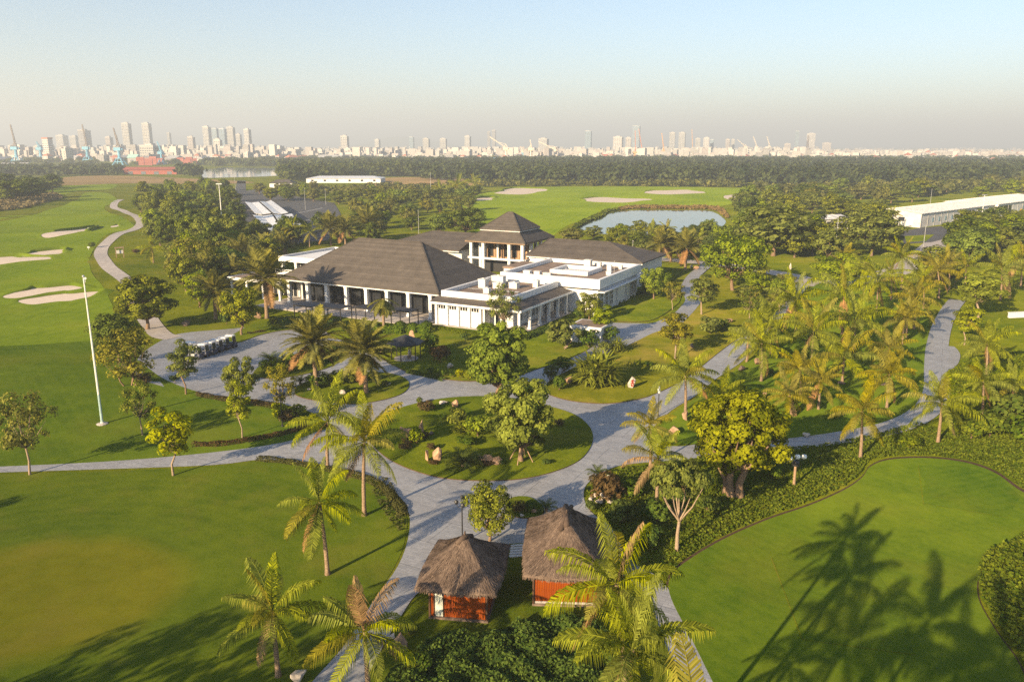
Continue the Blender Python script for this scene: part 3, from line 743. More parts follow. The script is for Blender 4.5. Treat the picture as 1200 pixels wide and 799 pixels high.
# bunkers, each with a turf lip along its shaded rim
BK = [([(52, 275), (62, 272), (86, 270), (107, 267.3), (103, 270.5), (86, 274), (62, 278)]), ([(-30, 304), (0, 302), (28, 301), (57, 302), (44, 305.5), (0, 310), (-30, 312)]),
      ([(22, 299.5), (40, 296), (60, 294), (78, 293.3), (70, 297.5), (45, 300.3), (28, 301)]), ([(4, 347), (36, 339), (66, 336.5), (92, 335.5), (96, 338.5), (62, 343), (22, 349)]),
      ([(27, 353), (58, 346.5), (96, 343), (119, 343.5), (112, 347.5), (74, 354), (40, 357)]), ([(129, 265.6), (138, 264), (140, 265.2), (131, 267)]),
      ([(580, 226), (600, 221.5), (622, 221), (641, 221.3), (636, 224.5), (612, 228), (590, 228)]), ([(681, 234), (700, 231.8), (735, 232.5), (758, 233.5), (750, 236.6), (715, 237.5), (690, 237)]),
      ([(756, 224.5), (780, 223), (805, 223), (826, 225), (806, 228), (770, 227.6)]), ([(843, 232.5), (862, 228), (885, 223.5), (912, 222.4), (905, 227), (880, 233.5), (858, 236)]),
      ([(556, 233.5), (566, 231.8), (578, 232.4), (574, 235), (560, 235.6)])]
for px in BK:
    pl = outline(px, 5); cc = np.mean(np.array(pl), axis=0); k0 = px[0][0] * .37
    pl = [(cc[0] + (x - cc[0]) * (1 + .13 * math.sin(3 * math.atan2(y - cc[1], x - cc[0]) + k0) + .07 * math.sin(7 * math.atan2(y - cc[1], x - cc[0]) + k0 * 2)), cc[1] + (y - cc[1]) * (1 + .16 * math.sin(4 * math.atan2(y - cc[1], x - cc[0]) + k0 * 1.7))) for x, y in pl]
    sheet('bunker', pl, .09, M['sand'], 4)
    c = np.mean(np.array(pl), axis=0); V, F = [], []; n = len(pl)
    for x, y in pl:
        d = np.array([x, y]) - c; L = np.linalg.norm(d); u = d / L
        back = max(0.0, float(u[1]) * .8 + .25 - float(u[0]) * .3); hh = (.12 + .75 * back) * min(1, L / 6)
        for o, z in ((-.25, .08), (.25, hh), (1.0, hh * .8), (2.6, .02)): V.append((x + u[0] * o, y + u[1] * o, hz(x + u[0] * o, y + u[1] * o) + z + (.04 if z > .03 else 0)))
    for i in range(n):
        for j in range(3):
            a, b = i * 4 + j, ((i + 1) % n) * 4 + j; F.append((a, a + 1, b + 1, b))
    me = mesh_np('bunker_lip', V, F, M['fairway'], smooth=True); struct(link('bunker_lip', me))
# low hills beyond the city
for cx, cy, r, h in ((-1500, 11000, 900, 150), (900, 15500, 3500, 260), (-5200, 14500, 2500, 230)):
    V, F = [(cx, cy, h)], []
    for j in range(1, 7):
        for k in range(28):
            a = 2 * math.pi * k / 28; q = j / 6; w = 1 + .25 * math.sin(3 * a + cx) + .12 * math.sin(7 * a)
            V.append((cx + r * q * w * math.cos(a), cy + .5 * r * q * math.sin(a), -1 + (h + 1) * (math.cos(math.pi * q) * .5 + .5)))
    for k in range(28): F.append((0, 1 + k, 1 + (k + 1) % 28))
    for j in range(5):
        for k in range(28): a, b = 1 + j * 28 + k, 1 + j * 28 + (k + 1) % 28; F.append((a, a + 28, b + 28, b))
    struct(link('hill', mesh_np('hill', V, F, M['rough'], smooth=True)))
# ------------------------------------------------------------------ clubhouse (local axes: x along the front, y into the building)
E0 = at(514, 344, 5.1)
CA = R(-28)
club = empty('clubhouse', (E0.x, E0.y, 0), CA, 'sprawling white clubhouse with large hipped slate roofs and a two-tier pavilion tower', 'building')
def club_xy(u, v): return Vector((E0.x + u * math.cos(CA) - v * math.sin(CA), E0.y + u * math.sin(CA) + v * math.cos(CA), 0))
def club_uv(p): d = p - Vector((E0.x, E0.y, 0)); return (d.x * math.cos(CA) + d.y * math.sin(CA), -d.x * math.sin(CA) + d.y * math.cos(CA))
def hip(name, parent, u0, u1, v0, v1, z0, z1, r0, r1, vr, th=.28, fas='white'):
    """hipped roof: eave rectangle, ridge from (r0, vr) to (r1, vr)"""
    A = [(u0, v0, z0), (u1, v0, z0), (u1, v1, z0), (u0, v1, z0)]; P, Q = (r0, vr, z1), (r1, vr, z1)
    b = MB()
    if abs(r1 - r0) < .01:
        for i in range(4): b.face([A[i], A[(i + 1) % 4], P])
    else:
        b.face([A[0], A[1], Q, P]); b.face([A[1], A[2], Q]); b.face([A[2], A[3], P, Q]); b.face([A[3], A[0], P])
    B = [(x, y, z - th) for x, y, z in A]
    for i in range(4): b.face([B[i], B[(i + 1) % 4], A[(i + 1) % 4], A[i]])
    b.face([B[3], B[2], B[1], B[0]])
    o = b.obj(name, M['roof'], parent)
    caps = MB()
    for a, q in ((A[0], P), (A[1], Q), (A[2], Q), (A[3], P)) + (((P, Q),) if abs(r1 - r0) > .01 else ()):
        caps.bar(Vector(a) + Vector((0, 0, .03)), Vector(q) + Vector((0, 0, .03)), .28, w2=.12)
    caps.obj('ridge_cap', M['roof'], o)
    w = .2
    f = MB()
    f.box(u0 + .05, u1 - .05, v0 + .05, v0 + .05 + w, z0 - th - .2, z0 - th - .004); f.box(u0 + .05, u1 - .05, v1 - .05 - w, v1 - .05, z0 - th - .2, z0 - th - .004)
    f.box(u0 + .05, u0 + .05 + w, v0 + .05 + w + .002, v1 - .05 - w - .002, z0 - th - .2, z0 - th - .004); f.box(u1 - .05 - w, u1 - .05, v0 + .05 + w + .002, v1 - .05 - w - .002, z0 - th - .2, z0 - th - .004)
    f.obj('fascia', M[fas], o)
    return o
def column(u, v, z0, z1, w, name='column'):
    b = MB().box(u - w / 2, u + w / 2, v - w / 2, v + w / 2, z0, z1)
    b.box(u - w * .68, u + w * .68, v - w * .68, v + w * .68, z0, z0 + .35).box(u - w * .62, u + w * .62, v - w * .62, v + w * .62, z1 - .22, z1 + .003)
    return b.obj(name, M['white'], club)
def window(u0, u1, v, z0, z1, nx=2, nz=2, out=-1, axis='u', parent=None, mat='glass', fm='white'):
    """glazing set in a wall: pane with a frame proud of it as a sub-part; out = the side that faces outdoors"""
    par = parent or club
    def bx(b, a0, a1, d0, d1, c0, c1): return b.box(a0, a1, d0, d1, c0, c1) if axis == 'u' else b.box(d0, d1, a0, a1, c0, c1)
    w = bx(MB(), u0, u1, v - .03, v + .03, z0, z1).obj('window', M[mat], par)
    b = MB(); fw = .09; d0, d1 = (v - .12, v - .035) if out < 0 else (v + .035, v + .12)
    for i in range(nx + 1):
        c = u0 + (u1 - u0) * i / nx; bx(b, c - fw / 2, c + fw / 2, d0, d1, z0, z1)
    for i in range(nz + 1):
        c = z0 + (z1 - z0) * i / nz; bx(b, u0, u1, d0 + .006, d1 - .006, c - fw / 2, c + fw / 2)
    b.obj('frame', M[fm], w); return w
# main hall
M['paleteak'] = m_plain('pale_teak_wall', (.36, .23, .14), .6, .2, .2, 1)
hall = hip('hall_roof', club, -37, 0, 0, 22, 5.1, 12.3, -25.7, -11, 11)
box_obj('terrace', M['concrete'], club, -39, -.2, -5.0, 21.5, -.2, .22)
for k in range(8): column(-35.2 + 4.72 * k, .75, .22, 4.52, .62)
for k in range(8): column(-34.9 + 4.72 * k + 2.36 if k < 7 else -1.6, 3.6, .22, 4.5, .36, 'slim_column')
for k in range(7):
    a = -34.6 + 4.72 * k
    window(a, a + 4.4, 4.6, .3, 4.4, 3, 1, fm='dark')
box_obj('rear_wall', M['white2'], club, -35, -1, 20.8, 21.1, .22, 4.5)
box_obj('side_wall', M['white2'], club, -35.6, -35.2, 4.4, 20.7, .22, 4.5)
box_obj('side_wall', M['white2'], club, -1.1, -.7, 4.4, 20.7, .22, 4.5)
box_obj('interior_floor', M['timber'], club, -34.9, -1.2, 4.8, 20.6, .222, .26)
for k in range(5):
    u = -31 + 6.3 * k
    MB().box(u - .8, u + .8, 8, 9.2, .9, 1.0).box(u - .1, u + .1, 8.5, 8.7, .27, .9).obj('dining_table', M['timber'], club)
# low wing with a corner porch
box_obj('wing_floor', M['concrete'], club, .2, 17.4, -2.6, 17.9, -.2, .2)
box_obj('wing_wall', M['white'], club, .3, 9.6, -1.6, -1.3, .2, 3.9)
for k in range(5): box_obj('wall_pier', M['white'], club, .45 + 2.2 * k, .85 + 2.2 * k, -1.98, -1.605, .2, 3.9)
for k in range(4): window(1.0 + 2.2 * k, 2.5 + 2.2 * k, -1.63, 2.9, 3.55, 3, 1)
for k in range(12):
    u = .95 + .72 * k
    if all(abs(u - (.65 + 2.2 * j)) > .3 for j in range(5)): box_obj('pilaster_strip', M['white2'], club, u, u + .06, -1.66, -1.603, .25, 2.8)
box_obj('wing_wall', M['white'], club, 9.62, 13.9, 1.4, 1.7, .2, 3.9)
box_obj('wing_wall', M['white'], club, 13.6, 13.9, 1.72, 17.6, .2, 3.9)
box_obj('wing_wall', M['white'], club, 9.35, 9.6, -1.28, 1.38, .2, 3.9)
window(10.6, 12.6, 1.37, .35, 3.0, 2, 1)
for a, b2 in ((3.2, 4.6), (6.6, 7.6), (8.4, 9.4), (10.2, 11.2), (13.2, 14.9)): window(a, b2, 13.93, .9 if b2 < 13 else .3, 3.1, 2, 2, +1, 'v')
for v in (-1.9, 1.9, 5.6, 9.3, 13.0, 16.6): column(16.8, v, .2, 3.9, .42, 'porch_column')
for u in (10.2, 13.5): column(u, -1.9, .2, 3.9, .36, 'porch_column')
pr = MB()                                               # sloping porch roof round two sides, white fascia below
pr.face([(-.2, -2.7, 4.15), (17.5, -2.7, 4.15), (14.6, -.2, 4.75), (-.2, -.2, 4.75)]); pr.face([(17.5, -2.7, 4.15), (17.5, 18.2, 4.15), (14.6, 18.2, 4.75), (14.6, -.2, 4.75)])
pr.face([(-.2, -2.7, 4.02), (-.2, -.2, 4.02), (14.6, -.2, 4.02), (17.5, -2.7, 4.02)]); pr.face([(17.5, -2.7, 4.02), (14.6, -.2, 4.02), (14.6, 18.2, 4.02), (17.5, 18.2, 4.02)])
pr.face([(-.2, -2.7, 4.02), (17.5, -2.7, 4.02), (17.5, -2.7, 4.15), (-.2, -2.7, 4.15)]); pr.face([(17.5, -2.7, 4.02), (17.5, 18.2, 4.02), (17.5, 18.2, 4.15), (17.5, -2.7, 4.15)])
po = pr.obj('porch_roof', M['roof'], club)
MB().box(-.2, 17.55, -2.78, -2.704, 3.84, 4.2).box(17.504, 17.58, -2.702, 18.2, 3.84, 4.2).obj('fascia', M['white'], po)
def parapet(u0, u1, v0, v1, z0, z1, w=.55, roofz=None, name='parapet'):
    for q in ((u0, u1, v0, v0 + w), (u0, u1, v1 - w, v1)): box_obj(name, M['white'], club, *q, z0, z1)
    for q in ((u0, u0 + w, v0 + w, v1 - w), (u1 - w, u1, v0 + w, v1 - w)): box_obj(name, M['white'], club, *q, z0, z1 - .003)
    box_obj('flat_roof', M['roofgrey'], club, u0 + w, u1 - w, v0 + w, v1 - w, z0 + .1, roofz if roofz else z1 - .7)
parapet(.6, 14.5, -.1, 18.0, 4.1, 5.75)
for (u, v, w, d, h) in ((3.0, 8.5, 1.4, 1.4, 1.5), (5.6, 9.2, 1.8, .9, 1.0), (8.2, 10.5, 1.6, 1.2, 1.0), (3.5, 12.5, 2.4, 1.2, 1.6), (11.5, 13.5, 1.0, 1.0, 1.2), (6.5, 4.2, 1.1, .8, .8)):
    u_ = MB().box(u, u + w, v, v + d, 5.06, 5.06 + h).box(u - .08, u + w + .08, v - .08, v + d + .08, 5.06 + h + .002, 5.06 + h + .1)
    u_.lathe([(.28, 5.06 + h + .11), (.28, 5.06 + h + .25), (.05, 5.06 + h + .26)], 8, 0, (u + w / 2, v + d / 2)); u_.obj('rooftop_unit', M['white2'], club)
for k in range(3): MB().tube([(2 + k * .4, 6.5, 5.2), (12, 6.8 + k * .3, 5.2)], [.07, .07], 5).obj('roof_pipe', M['steel'], club)
# taller block behind the wing
parapet(2, 22.5, 18.6, 41, 4.75, 6.5, .7, 5.75)
box_obj('block_wall', M['white'], club, 2.4, 22, 19, 40.6, 0, 4.4)
box_obj('shadow_joint', M['dark'], club, 2.5, 21.9, 19.1, 40.5, 4.402, 4.748)
box_obj('window_hood', M['white'], club, 22.003, 23.3, 19, 40.8, 4.05, 4.2)
for a in (20.0, 22.6, 25.0, 36.2, 38.2): window(a, a + 1.5, 22.03, .8, 3.7, 2, 3, +1, 'v')
for a in (28.4, 33.6): box_obj('wall_pier', M['white2'], club, 22.002, 22.35, a, a + .5, .1, 4.0)
fr = 5.76
box_obj('light_well_kerb', M['white'], club, 9, 17, 26, 26.6, fr, fr + .75); box_obj('light_well_kerb', M['white'], club, 9, 17, 33, 33.6, fr, fr + .75)
box_obj('light_well_kerb', M['white'], club, 9, 9.6, 26.6, 33, fr, fr + .747); box_obj('light_well_kerb', M['white'], club, 16.4, 17, 26.6, 33, fr, fr + .747)
box_obj('skylight_slab', M['white'], club, 10.2, 15.8, 27.3, 31, fr, fr + .25)
for (u, v, w, d, h) in ((5.2, 22, 1.4, 1, .7), (7.4, 22.2, 1.2, .9, .7), (9.5, 21.8, 1.6, .9, .6), (12, 36, 1.4, 1.2, 1.5), (14.2, 37.6, .8, .8, .9), (17.8, 34, .9, .7, 1.1), (19.2, 36.8, .7, .7, .8), (19.6, 29, 1, .7, .6)):
    MB().box(u, u + w, v, v + d, fr, fr + h).box(u - .06, u + w + .06, v - .06, v + d + .06, fr + h + .002, fr + h + .09).obj('rooftop_unit', M['white2'], club)
MB().tube([(20.5, 31, fr), (20.5, 31, fr + 2.6)], [.05, .03], 5).obj('aerial', M['steel'], club)
# two-tier pavilion tower and the hipped wings beside it
tower = hip('pavilion_roof', club, -25.6, -9.2, 50.8, 67.2, 8.0, 13.4, -17.4, -17.4, 59, fas='timber')
hip('pavilion_top_roof', club, -22.9, -11.9, 53.5, 64.5, 10.5, 14.3, -18.0, -16.8, 59, .2, 'white2')
box_obj('lantern_wall', M['white'], club, -22.2, -12.6, 54.2, 63.8, 9.2, 10.4)
for u in (-24.4, -21.0, -13.9, -10.4):
    column(u, 52, 0, 7.4, .7); column(u, 66, 0, 7.4, .7)
for v in (56.5, 61.5): column(-10.4, v, 0, 7.4, .7); column(-24.4, v, 0, 7.4, .7)
box_obj('pavilion_wall', M['paleteak'], club, -23, -11.6, 57.5, 57.8, 0, 7.4)
for k in range(5): window(-22.6 + 2.2 * k, -21.3 + 2.2 * k, 57.46, 3.4, 7.0, 1, 1, fm='timber')
box_obj('lower_screen', M['dark'], club, -23, -11.6, 55.0, 55.2, 0, 3.2)
for u in (-22.8, -19, -15.8, -12): column(u, 55.6, 0, 7.4, .5, 'inner_column')
for k in range(6): box_obj('wall_pier', M['timber'], club, -23 + 2.25 * k, -22.7 + 2.25 * k, 57.1, 57.49, 0, 7.4)
box_obj('balcony', M['white'], club, -25, -9.6, 51.2, 51.6, 3.5, 3.95); box_obj('balcony', M['white'], club, -9.8, -9.4, 51.61, 66.5, 3.5, 3.95)
hip('west_wing_roof', club, -50, -26.5, 49.5, 70, 5.4, 8.5, -41, -26.6, 60)
box_obj('wing_wall', M['white2'], club, -48.5, -26.6, 51, 68, 0, 4.78)
hip('east_wing_roof', club, -8.2, 20, 49.5, 66, 5.5, 8.6, -6, 9, 57.7)
box_obj('wing_wall', M['white'], club, -7.6, 19.3, 50.4, 65.4, 0, 4.88)
for a in (11, 14.5): window(a, a + 2, 50.37, 1, 4, 2, 3)
box_obj('link_roof', M['roofgrey'], club, -9.2, 1.9, 40, 49.4, 3.6, 4.0); box_obj('link_wall', M['white'], club, -9, 1.7, 40.2, 49.2, 0, 3.59)
# flat-roofed block and canopy at the far end of the hall
parapet(-51, -38, 14.5, 33, 5.6, 6.7, .6, 6.1)
box_obj('flat_slab', M['white'], club, -49.5, -38.8, 17, 30, 6.102, 6.35)
box_obj('block_wall', M['white2'], club, -48.5, -38.4, 17.5, 32, 0, 5.59)
for u in (-50.4, -46.5, -42.6): column(u, 15.1, 0, 5.58, .6)
for k in range(3): window(-48.4 + 3.3 * k, -45.4 + 3.3 * k, 17.45, .3, 5.2, 3, 2)
for k in range(5): window(18 + 2.8 * k, 20.4 + 2.8 * k, -48.53, 1, 5, 2, 2, -1, 'v')
box_obj('canopy_roof', M['roofgrey'], club, -51.5, -37.3, .6, 8.5, 3.75, 3.95)
box_obj('fascia', M['white'], club, -51.6, -37.2, .5, .597, 3.55, 4.1); box_obj('fascia', M['white'], club, -51.7, -51.6, .5, 8.5, 3.55, 4.1)
box_obj('canopy_parapet', M['white'], club, -47, -37.4, 8.6, 9.0, 3.6, 5.0)
for u in (-51, -46.8, -42.4, -38): column(u, 1, 0, 3.74, .4)
box_obj('canopy_wall', M['white2'], club, -46, -37.4, 6, 6.3, 0, 3.74)
for k in range(3): window(-45.5 + 2.7 * k, -43.4 + 2.7 * k, 5.96, .2, 3.2, 2, 1)

# pergolas on the terrace
def pergola(px, py, w, d, label, z=2.55):
    u, v = club_uv(at(px, py, z)); q = club_xy(u, v)
    t = empty('pergola', (q.x, q.y, .2), CA, label, 'pergola', 'pergolas on the clubhouse terrace')
    for a in (-1, 1):
        for c in (-1, 1): box_obj('post', M['dark'], t, a * (w / 2 - .1) - .07, a * (w / 2 - .1) + .07, c * (d / 2 - .1) - .07, c * (d / 2 - .1) + .07, 0, z - .2)
    b = MB()
    for c in (-1, 1): b.box(-w / 2, w / 2, c * (d / 2 - .1) - .06, c * (d / 2 - .1) + .06, z - .196, z - .02)
    b.obj('beam', M['dark'], t)
    n = max(6, int(w / .32))
    me = MB().box(-.11, .11, -d / 2, d / 2, -.02, .06).me('slat', M['dark'])
    for k in range(n): link('slat', me, t, (-w / 2 + .12 + (w - .24) * k / (n - 1), 0, z + .01), (0, R(18), 0))
    return t
pergola(362, 358, 4.4, 3.2, 'dark slatted pergola at the far end of the clubhouse terrace')
pergola(391, 360, 5.6, 3.2, 'dark slatted pergola by the third white column of the terrace')
pergola(433, 361, 4.2, 2.8, 'dark slatted pergola half hidden behind the drooping palm')
pergola(474, 364, 4.0, 2.8, 'dark flat pergola beside the corner column of the hall')
# service kiosk beside the drive
gq = at(690, 400)
ki = empty('garage', (gq.x, gq.y, 0), R(-28), 'small flat-roofed white garage beside the drive behind a pale bush', 'building')
box_obj('wall', M['white'], ki, -2.6, 2.6, -1.6, 3.2, -.1, 2.5); box_obj('parapet', M['white'], ki, -2.7, 2.7, -1.7, 3.3, 2.503, 2.85); box_obj('roof', M['roofgrey'], ki, -2.4, 2.4, -1.4, 3.0, 2.853, 2.87)
MB().box(-1.6, 1.6, -1.66, -1.603, 0, 2.1).obj('door', M['white2'], ki)
MB().box(2.603, 2.64, -.4, .6, 0, 2.1).obj('door', M['white2'], ki)

# ------------------------------------------------------------------ thatched huts
def thatch_roof(parent, hw, hd, ze, zr, ridge, seed, sag=.12):
    """thick straw roof: a curved hip with straw ends along eaves and ridge"""
    g = rs(seed); N = 14; V, F = [], []
    def prof(t): return ze + (zr - ze) * (t ** 1.12) + sag * math.sin(math.pi * t) * -.4
    ring = []
    K = 40
    def rim(k, t):                                       # rounded rectangle shrinking to the ridge
        a = 2 * math.pi * k / K; c, s = math.cos(a), math.sin(a); m = max(abs(c), abs(s)) ** .82
        ex, ey = c / m, s / m
        x = ex * (hw * (1 - t) + ridge[0] * t); y = ey * (hd * (1 - t) + ridge[1] * t)
        return x, y
    for i in range(N + 1):
        t = i / N
        for k in range(K):
            x, y = rim(k, t); q = g.normal(0, .02)
            V.append((x + g.normal(0, .015), y + g.normal(0, .015), prof(t) + q))
    for i in range(N):
        for k in range(K): a, b = i * K + k, i * K + (k + 1) % K; F.append((a, b, b + K, a + K))
    F.append(tuple((N) * K + k for k in range(K)))
    n0 = len(V)                                          # thick cut edge and underside
    for k in range(K): x, y = rim(k, 0); V.append((x * .97, y * .97, ze - .22 + g.normal(0, .02)))
    for k in range(K): F.append((n0 + k, n0 + (k + 1) % K, (k + 1) % K, k))
    F.append(tuple(n0 + k for k in reversed(range(K))))
    r = link('roof', mesh_np('roof', V, F, M['thatch'], g.uniform(.3, .7, len(F)), smooth=True), parent)
    # straw
    m = 5200; t = g.random(m) ** 1.2; a = g.uniform(0, 2 * math.pi, m); P, D = [], []
    S = np.empty((m, 4, 3))
    for i in range(m):
        k = a[i] / (2 * math.pi) * K
        x0, y0 = rim(k, t[i]); x1, y1 = rim(k, max(-.03, t[i] - .16)); z0 = prof(t[i]) + .02
        t1 = t[i] - .16; z1 = (prof(max(t1, 0)) if t1 > 0 else ze + t1 * 1.6) + g.uniform(.02, .06)
        p0 = np.array([x0, y0, z0]); p1 = np.array([x1, y1, z1]); d = p1 - p0; L = np.linalg.norm(d)
        p1 = p0 + d / L * min(L, .34) + g.normal(0, .014, 3)
        w = np.cross(d / L, [0, 0, 1]); w = w / (np.linalg.norm(w) + 1e-6) * g.uniform(.012, .03)
        S[i] = (p0 - w, p0 + w, p1 + w * .6, p1 - w * .6)
    st = link('straw', mesh_np('straw', S.reshape(-1, 3), np.arange(m * 4).reshape(-1, 4), M['thatch'], np.clip(g.normal(.5, .25, m), 0, 1)), r)
    st['kind'] = 'stuff'
    cap = MB(); cap.tube([(-ridge[0] - .1, -ridge[1] - .25, zr - .1), (0, 0, zr + .1), (ridge[0] + .1, ridge[1] + .25, zr - .1)], [.16, .2, .16], 7)
    if ridge[1] > .4: cap.tube([(0, -ridge[1], zr + .02), (0, ridge[1], zr + .05)], [.2, .2], 7)
    cap.tube([(0, 0, zr + .05), (.03, .02, zr + .5)], [.12, .05], 6)
    cap.obj('ridge_bundle', M['thatch'], r, smooth=True)
    return r
plank_me = {}
def plank_wall(parent, x0, x1, y, z0, z1, axis='x', out=-1):
    n = max(2, int(round((x1 - x0) / .16))); w = (x1 - x0) / n
    key = round(w, 4), round(z1 - z0, 3), axis
    if key not in plank_me:
        plank_me[key] = (MB().box(-w / 2 + .006, w / 2 - .006, -.02, .02, 0, z1 - z0) if axis == 'x' else MB().box(-.02, .02, -w / 2 + .006, w / 2 - .006, 0, z1 - z0)).me('plank', M['redwood'])
    rnd = random.Random(int(x0 * 100 + y * 37))
    for k in range(n):
        c = x0 + w * (k + .5); d = rnd.uniform(-.008, .008)
        link('plank', plank_me[key], parent, (c, y + d, z0) if axis == 'x' else (y + d, c, z0))
def hut(bx, by, rz, hw, hd, ww, wd, ze, zr, ridge, label, seed, door):
    p = at(bx, by); t = empty('thatched_hut', (p.x, p.y, .14), rz, label, 'hut', 'thatched huts by the paved fork')
    box_obj('plinth', M['stone3'], t, -ww / 2 - .09, ww / 2 + .09, -wd / 2 - .09, wd / 2 + .09, -.15, .14)
    box_obj('inner_wall', M['redwood'], t, -ww / 2 + .06, ww / 2 - .06, -wd / 2 + .06, wd / 2 - .06, .16, ze + .1)
    for sx in (-1, 1):
        for sy in (-1, 1): MB().tube([(sx * ww / 2, sy * wd / 2, .1), (sx * ww / 2, sy * wd / 2, ze + .1)], [.085, .075], 7).obj('corner_post', M['darktimber'], t)
    xd = -ww / 2 + .95 if door else -ww / 2 + .1
    plank_wall(t, xd, ww / 2 - .1, -wd / 2 + .03, .17, ze + .05)
    plank_wall(t, -wd / 2 + .1, wd / 2 - .1, ww / 2 - .03, .17, ze + .05, 'y'); plank_wall(t, -wd / 2 + .1, wd / 2 - .1, -ww / 2 + .03, .17, ze + .05, 'y')
    plank_wall(t, -ww / 2 + .1, ww / 2 - .1, wd / 2 - .03, .17, ze + .05)
    if door:
        d = MB().box(-ww / 2 + .34, xd - .1, -wd / 2 + .01, -wd / 2 + .05, .17, ze - .1).obj('glass_door', M['frost'], t)
        b = MB(); b.box(-ww / 2 + .24, -ww / 2 + .335, -wd / 2 - .02, -wd / 2 + .055, .17, ze - .01).box(xd - .095, xd - .01, -wd / 2 - .02, -wd / 2 + .055, .17, ze - .01); b.obj('door_frame', M['darktimber'], d)
        plank_wall(t, -ww / 2 + .09, -ww / 2 + .235, -wd / 2 + .03, .17, ze + .05)
    else:
        box_obj('skirting_board', M['concrete'], t, -ww / 2 + .1, ww / 2 - .1, -wd / 2 - .03, -wd / 2 + .0, .165, .32)
    box_obj('eave_beam', M['timber'], t, -ww / 2 - .1, ww / 2 + .1, -wd / 2 - .16, -wd / 2 - .04, ze - .05, ze + .08)
    thatch_roof(t, hw, hd, ze, zr, ridge, seed)
    return t
M['frost'] = m_plain('frosted_glass', (.52, .55, .50), .25, .5, .05, 2)
h1p = px_of(-3.0, 48.6, 0)
hut(*px_of(-3.15, 48.2, 0), R(-8), 2.75, 3.5, 3.75, 4.7, 2.62, 4.6, (.3, .35), 'smaller thatched hut of red planks with a pale glass door', 3, True)
hut(*px_of(3.75, 50.6, 0), R(-3), 2.95, 4.5, 4.3, 6.2, 2.75, 5.0, (.3, 1.55), 'larger thatched hut of red planks with a long ridge', 7, False)
# stepping slabs between the huts
for k in range(5):
    p = at(606 - k * .4, 641 + 3.1 * k); o = MB().box(-.5, .5, -.13, .13, -.05, .06).obj('paving_slab', M['white2'], None, (p.x, p.y, .14), R(8)); tag(o, None, 'paving slab', 'stepping slabs between the huts'); reg(o, 'pale stepping slab')

# ------------------------------------------------------------------ garden pavilion
gp = at(476, 421)
gz_ = empty('gazebo', (gp.x, gp.y, .12), .3, 'dark round gazebo with a flat conical roof on thin posts', 'gazebo')
for k in range(6):
    a = k * math.pi / 3; MB().tube([(1.75 * math.cos(a), 1.75 * math.sin(a), 0), (1.75 * math.cos(a), 1.75 * math.sin(a), 2.35)], [.07, .06], 6).obj('post', M['dark'], gz_)
rf = MB()
for k in range(6):
    a, b = k * math.pi / 3, (k + 1) * math.pi / 3; e0, e1 = (2.3 * math.cos(a), 2.3 * math.sin(a), 2.3), (2.3 * math.cos(b), 2.3 * math.sin(b), 2.3)
    rf.face([e0, e1, (0, 0, 3.3)]); rf.face([(e0[0], e0[1], 2.18), (e1[0], e1[1], 2.18), e1, e0])
rf.face([(2.3 * math.cos(-k * math.pi / 3), 2.3 * math.sin(-k * math.pi / 3), 2.18) for k in range(6)]); rf.obj('roof', M['darkroof'], gz_); gz_.scale = (1.2, 1.2, 1.1)
MB().lathe([(1.5, -.1), (1.5, .1), (0, .1)], 14).obj('floor', M['concrete'], gz_)
st = empty('statue', (gp.x + .5, gp.y - .3, .22), 0, 'small pale statue standing inside the dark round gazebo', 'statue')
MB().lathe([(.3, 0), (.3, .45), (.22, .5), (.0, .5)], 8).obj('pedestal', M['stone3'], st)
MB().lathe([(.2, .5), (.24, .8), (.17, 1.05), (.2, 1.2), (.08, 1.32), (.12, 1.42), (.12, 1.55), (0, 1.64)], 9).obj('figure', M['stone2'], st, smooth=True)

# ------------------------------------------------------------------ factories, carports, sheds
M['factoryroof'] = m_plain('factory_sheet_roof', (.52, .52, .53), .5, .3, .1, .15)
def factory(p, rz, L, W, h, rise, label, doors=()):
    """shed with a shallow gable; local x along the side that faces the road, y into the building"""
    t = empty('factory_building', (p.x, p.y, 0), rz, label, 'building', 'white factory sheds')
    b = MB(); b.box(0, L, 0, W, -.1, h); b.face([(0, 0, h), (0, W, h), (0, W / 2, h + rise)]); b.face([(L, W, h), (L, 0, h), (L, W / 2, h + rise)]); b.obj('wall', M['white2'], t)
    for a, c in (((-.4, -.5), 0), ((W + .5, W / 2), 1)):
        y0, y1 = (-.5, W / 2) if c == 0 else (W / 2, W + .5); z0, z1 = (h - .03, h + rise + .06) if c == 0 else (h + rise + .06, h - .03)
        r = MB(); q = [(-.4, y0, z0), (L + .4, y0, z0), (L + .4, y1, z1), (-.4, y1, z1)]; r.face(q); r.face([(x, y, z - .15) for x, y, z in reversed(q)])
        for i in range(4): u, v = q[i], q[(i + 1) % 4]; r.face([(u[0], u[1], u[2] - .15), (v[0], v[1], v[2] - .15), v, u])
        r.obj('roof', M['factoryroof'], t)
        rb = MB()
        for k in range(int(L / 3)):
            x = 1.5 + 3 * k; rb.bar((x, y0, z0 + .04), (x, y1, z1 + .04), .14)
        rb.obj('roof_rib', M['white2'], t)['kind'] = 'stuff'
    for k in range(int(L / 6) + 1): box_obj('downpipe', M['steel'], t, min(L - .2, k * 6.0), min(L, k * 6.0 + .2), -.18, -.004, 0, h - .2)
    for (side, a, w, z0, z1, mt) in doors:
        d = (MB().box(a, a + w, -.09, -.003, z0, z1) if side == 'x' else MB().box(-.09, -.003, a, a + w, z0, z1)); d.obj('door' if z0 < .2 else 'window', M[mt], t)
    return t
A, B = at(1078, 267), at(1165, 254)
fa = math.atan2(B.y - A.y, B.x - A.x); FL = (B - A).length
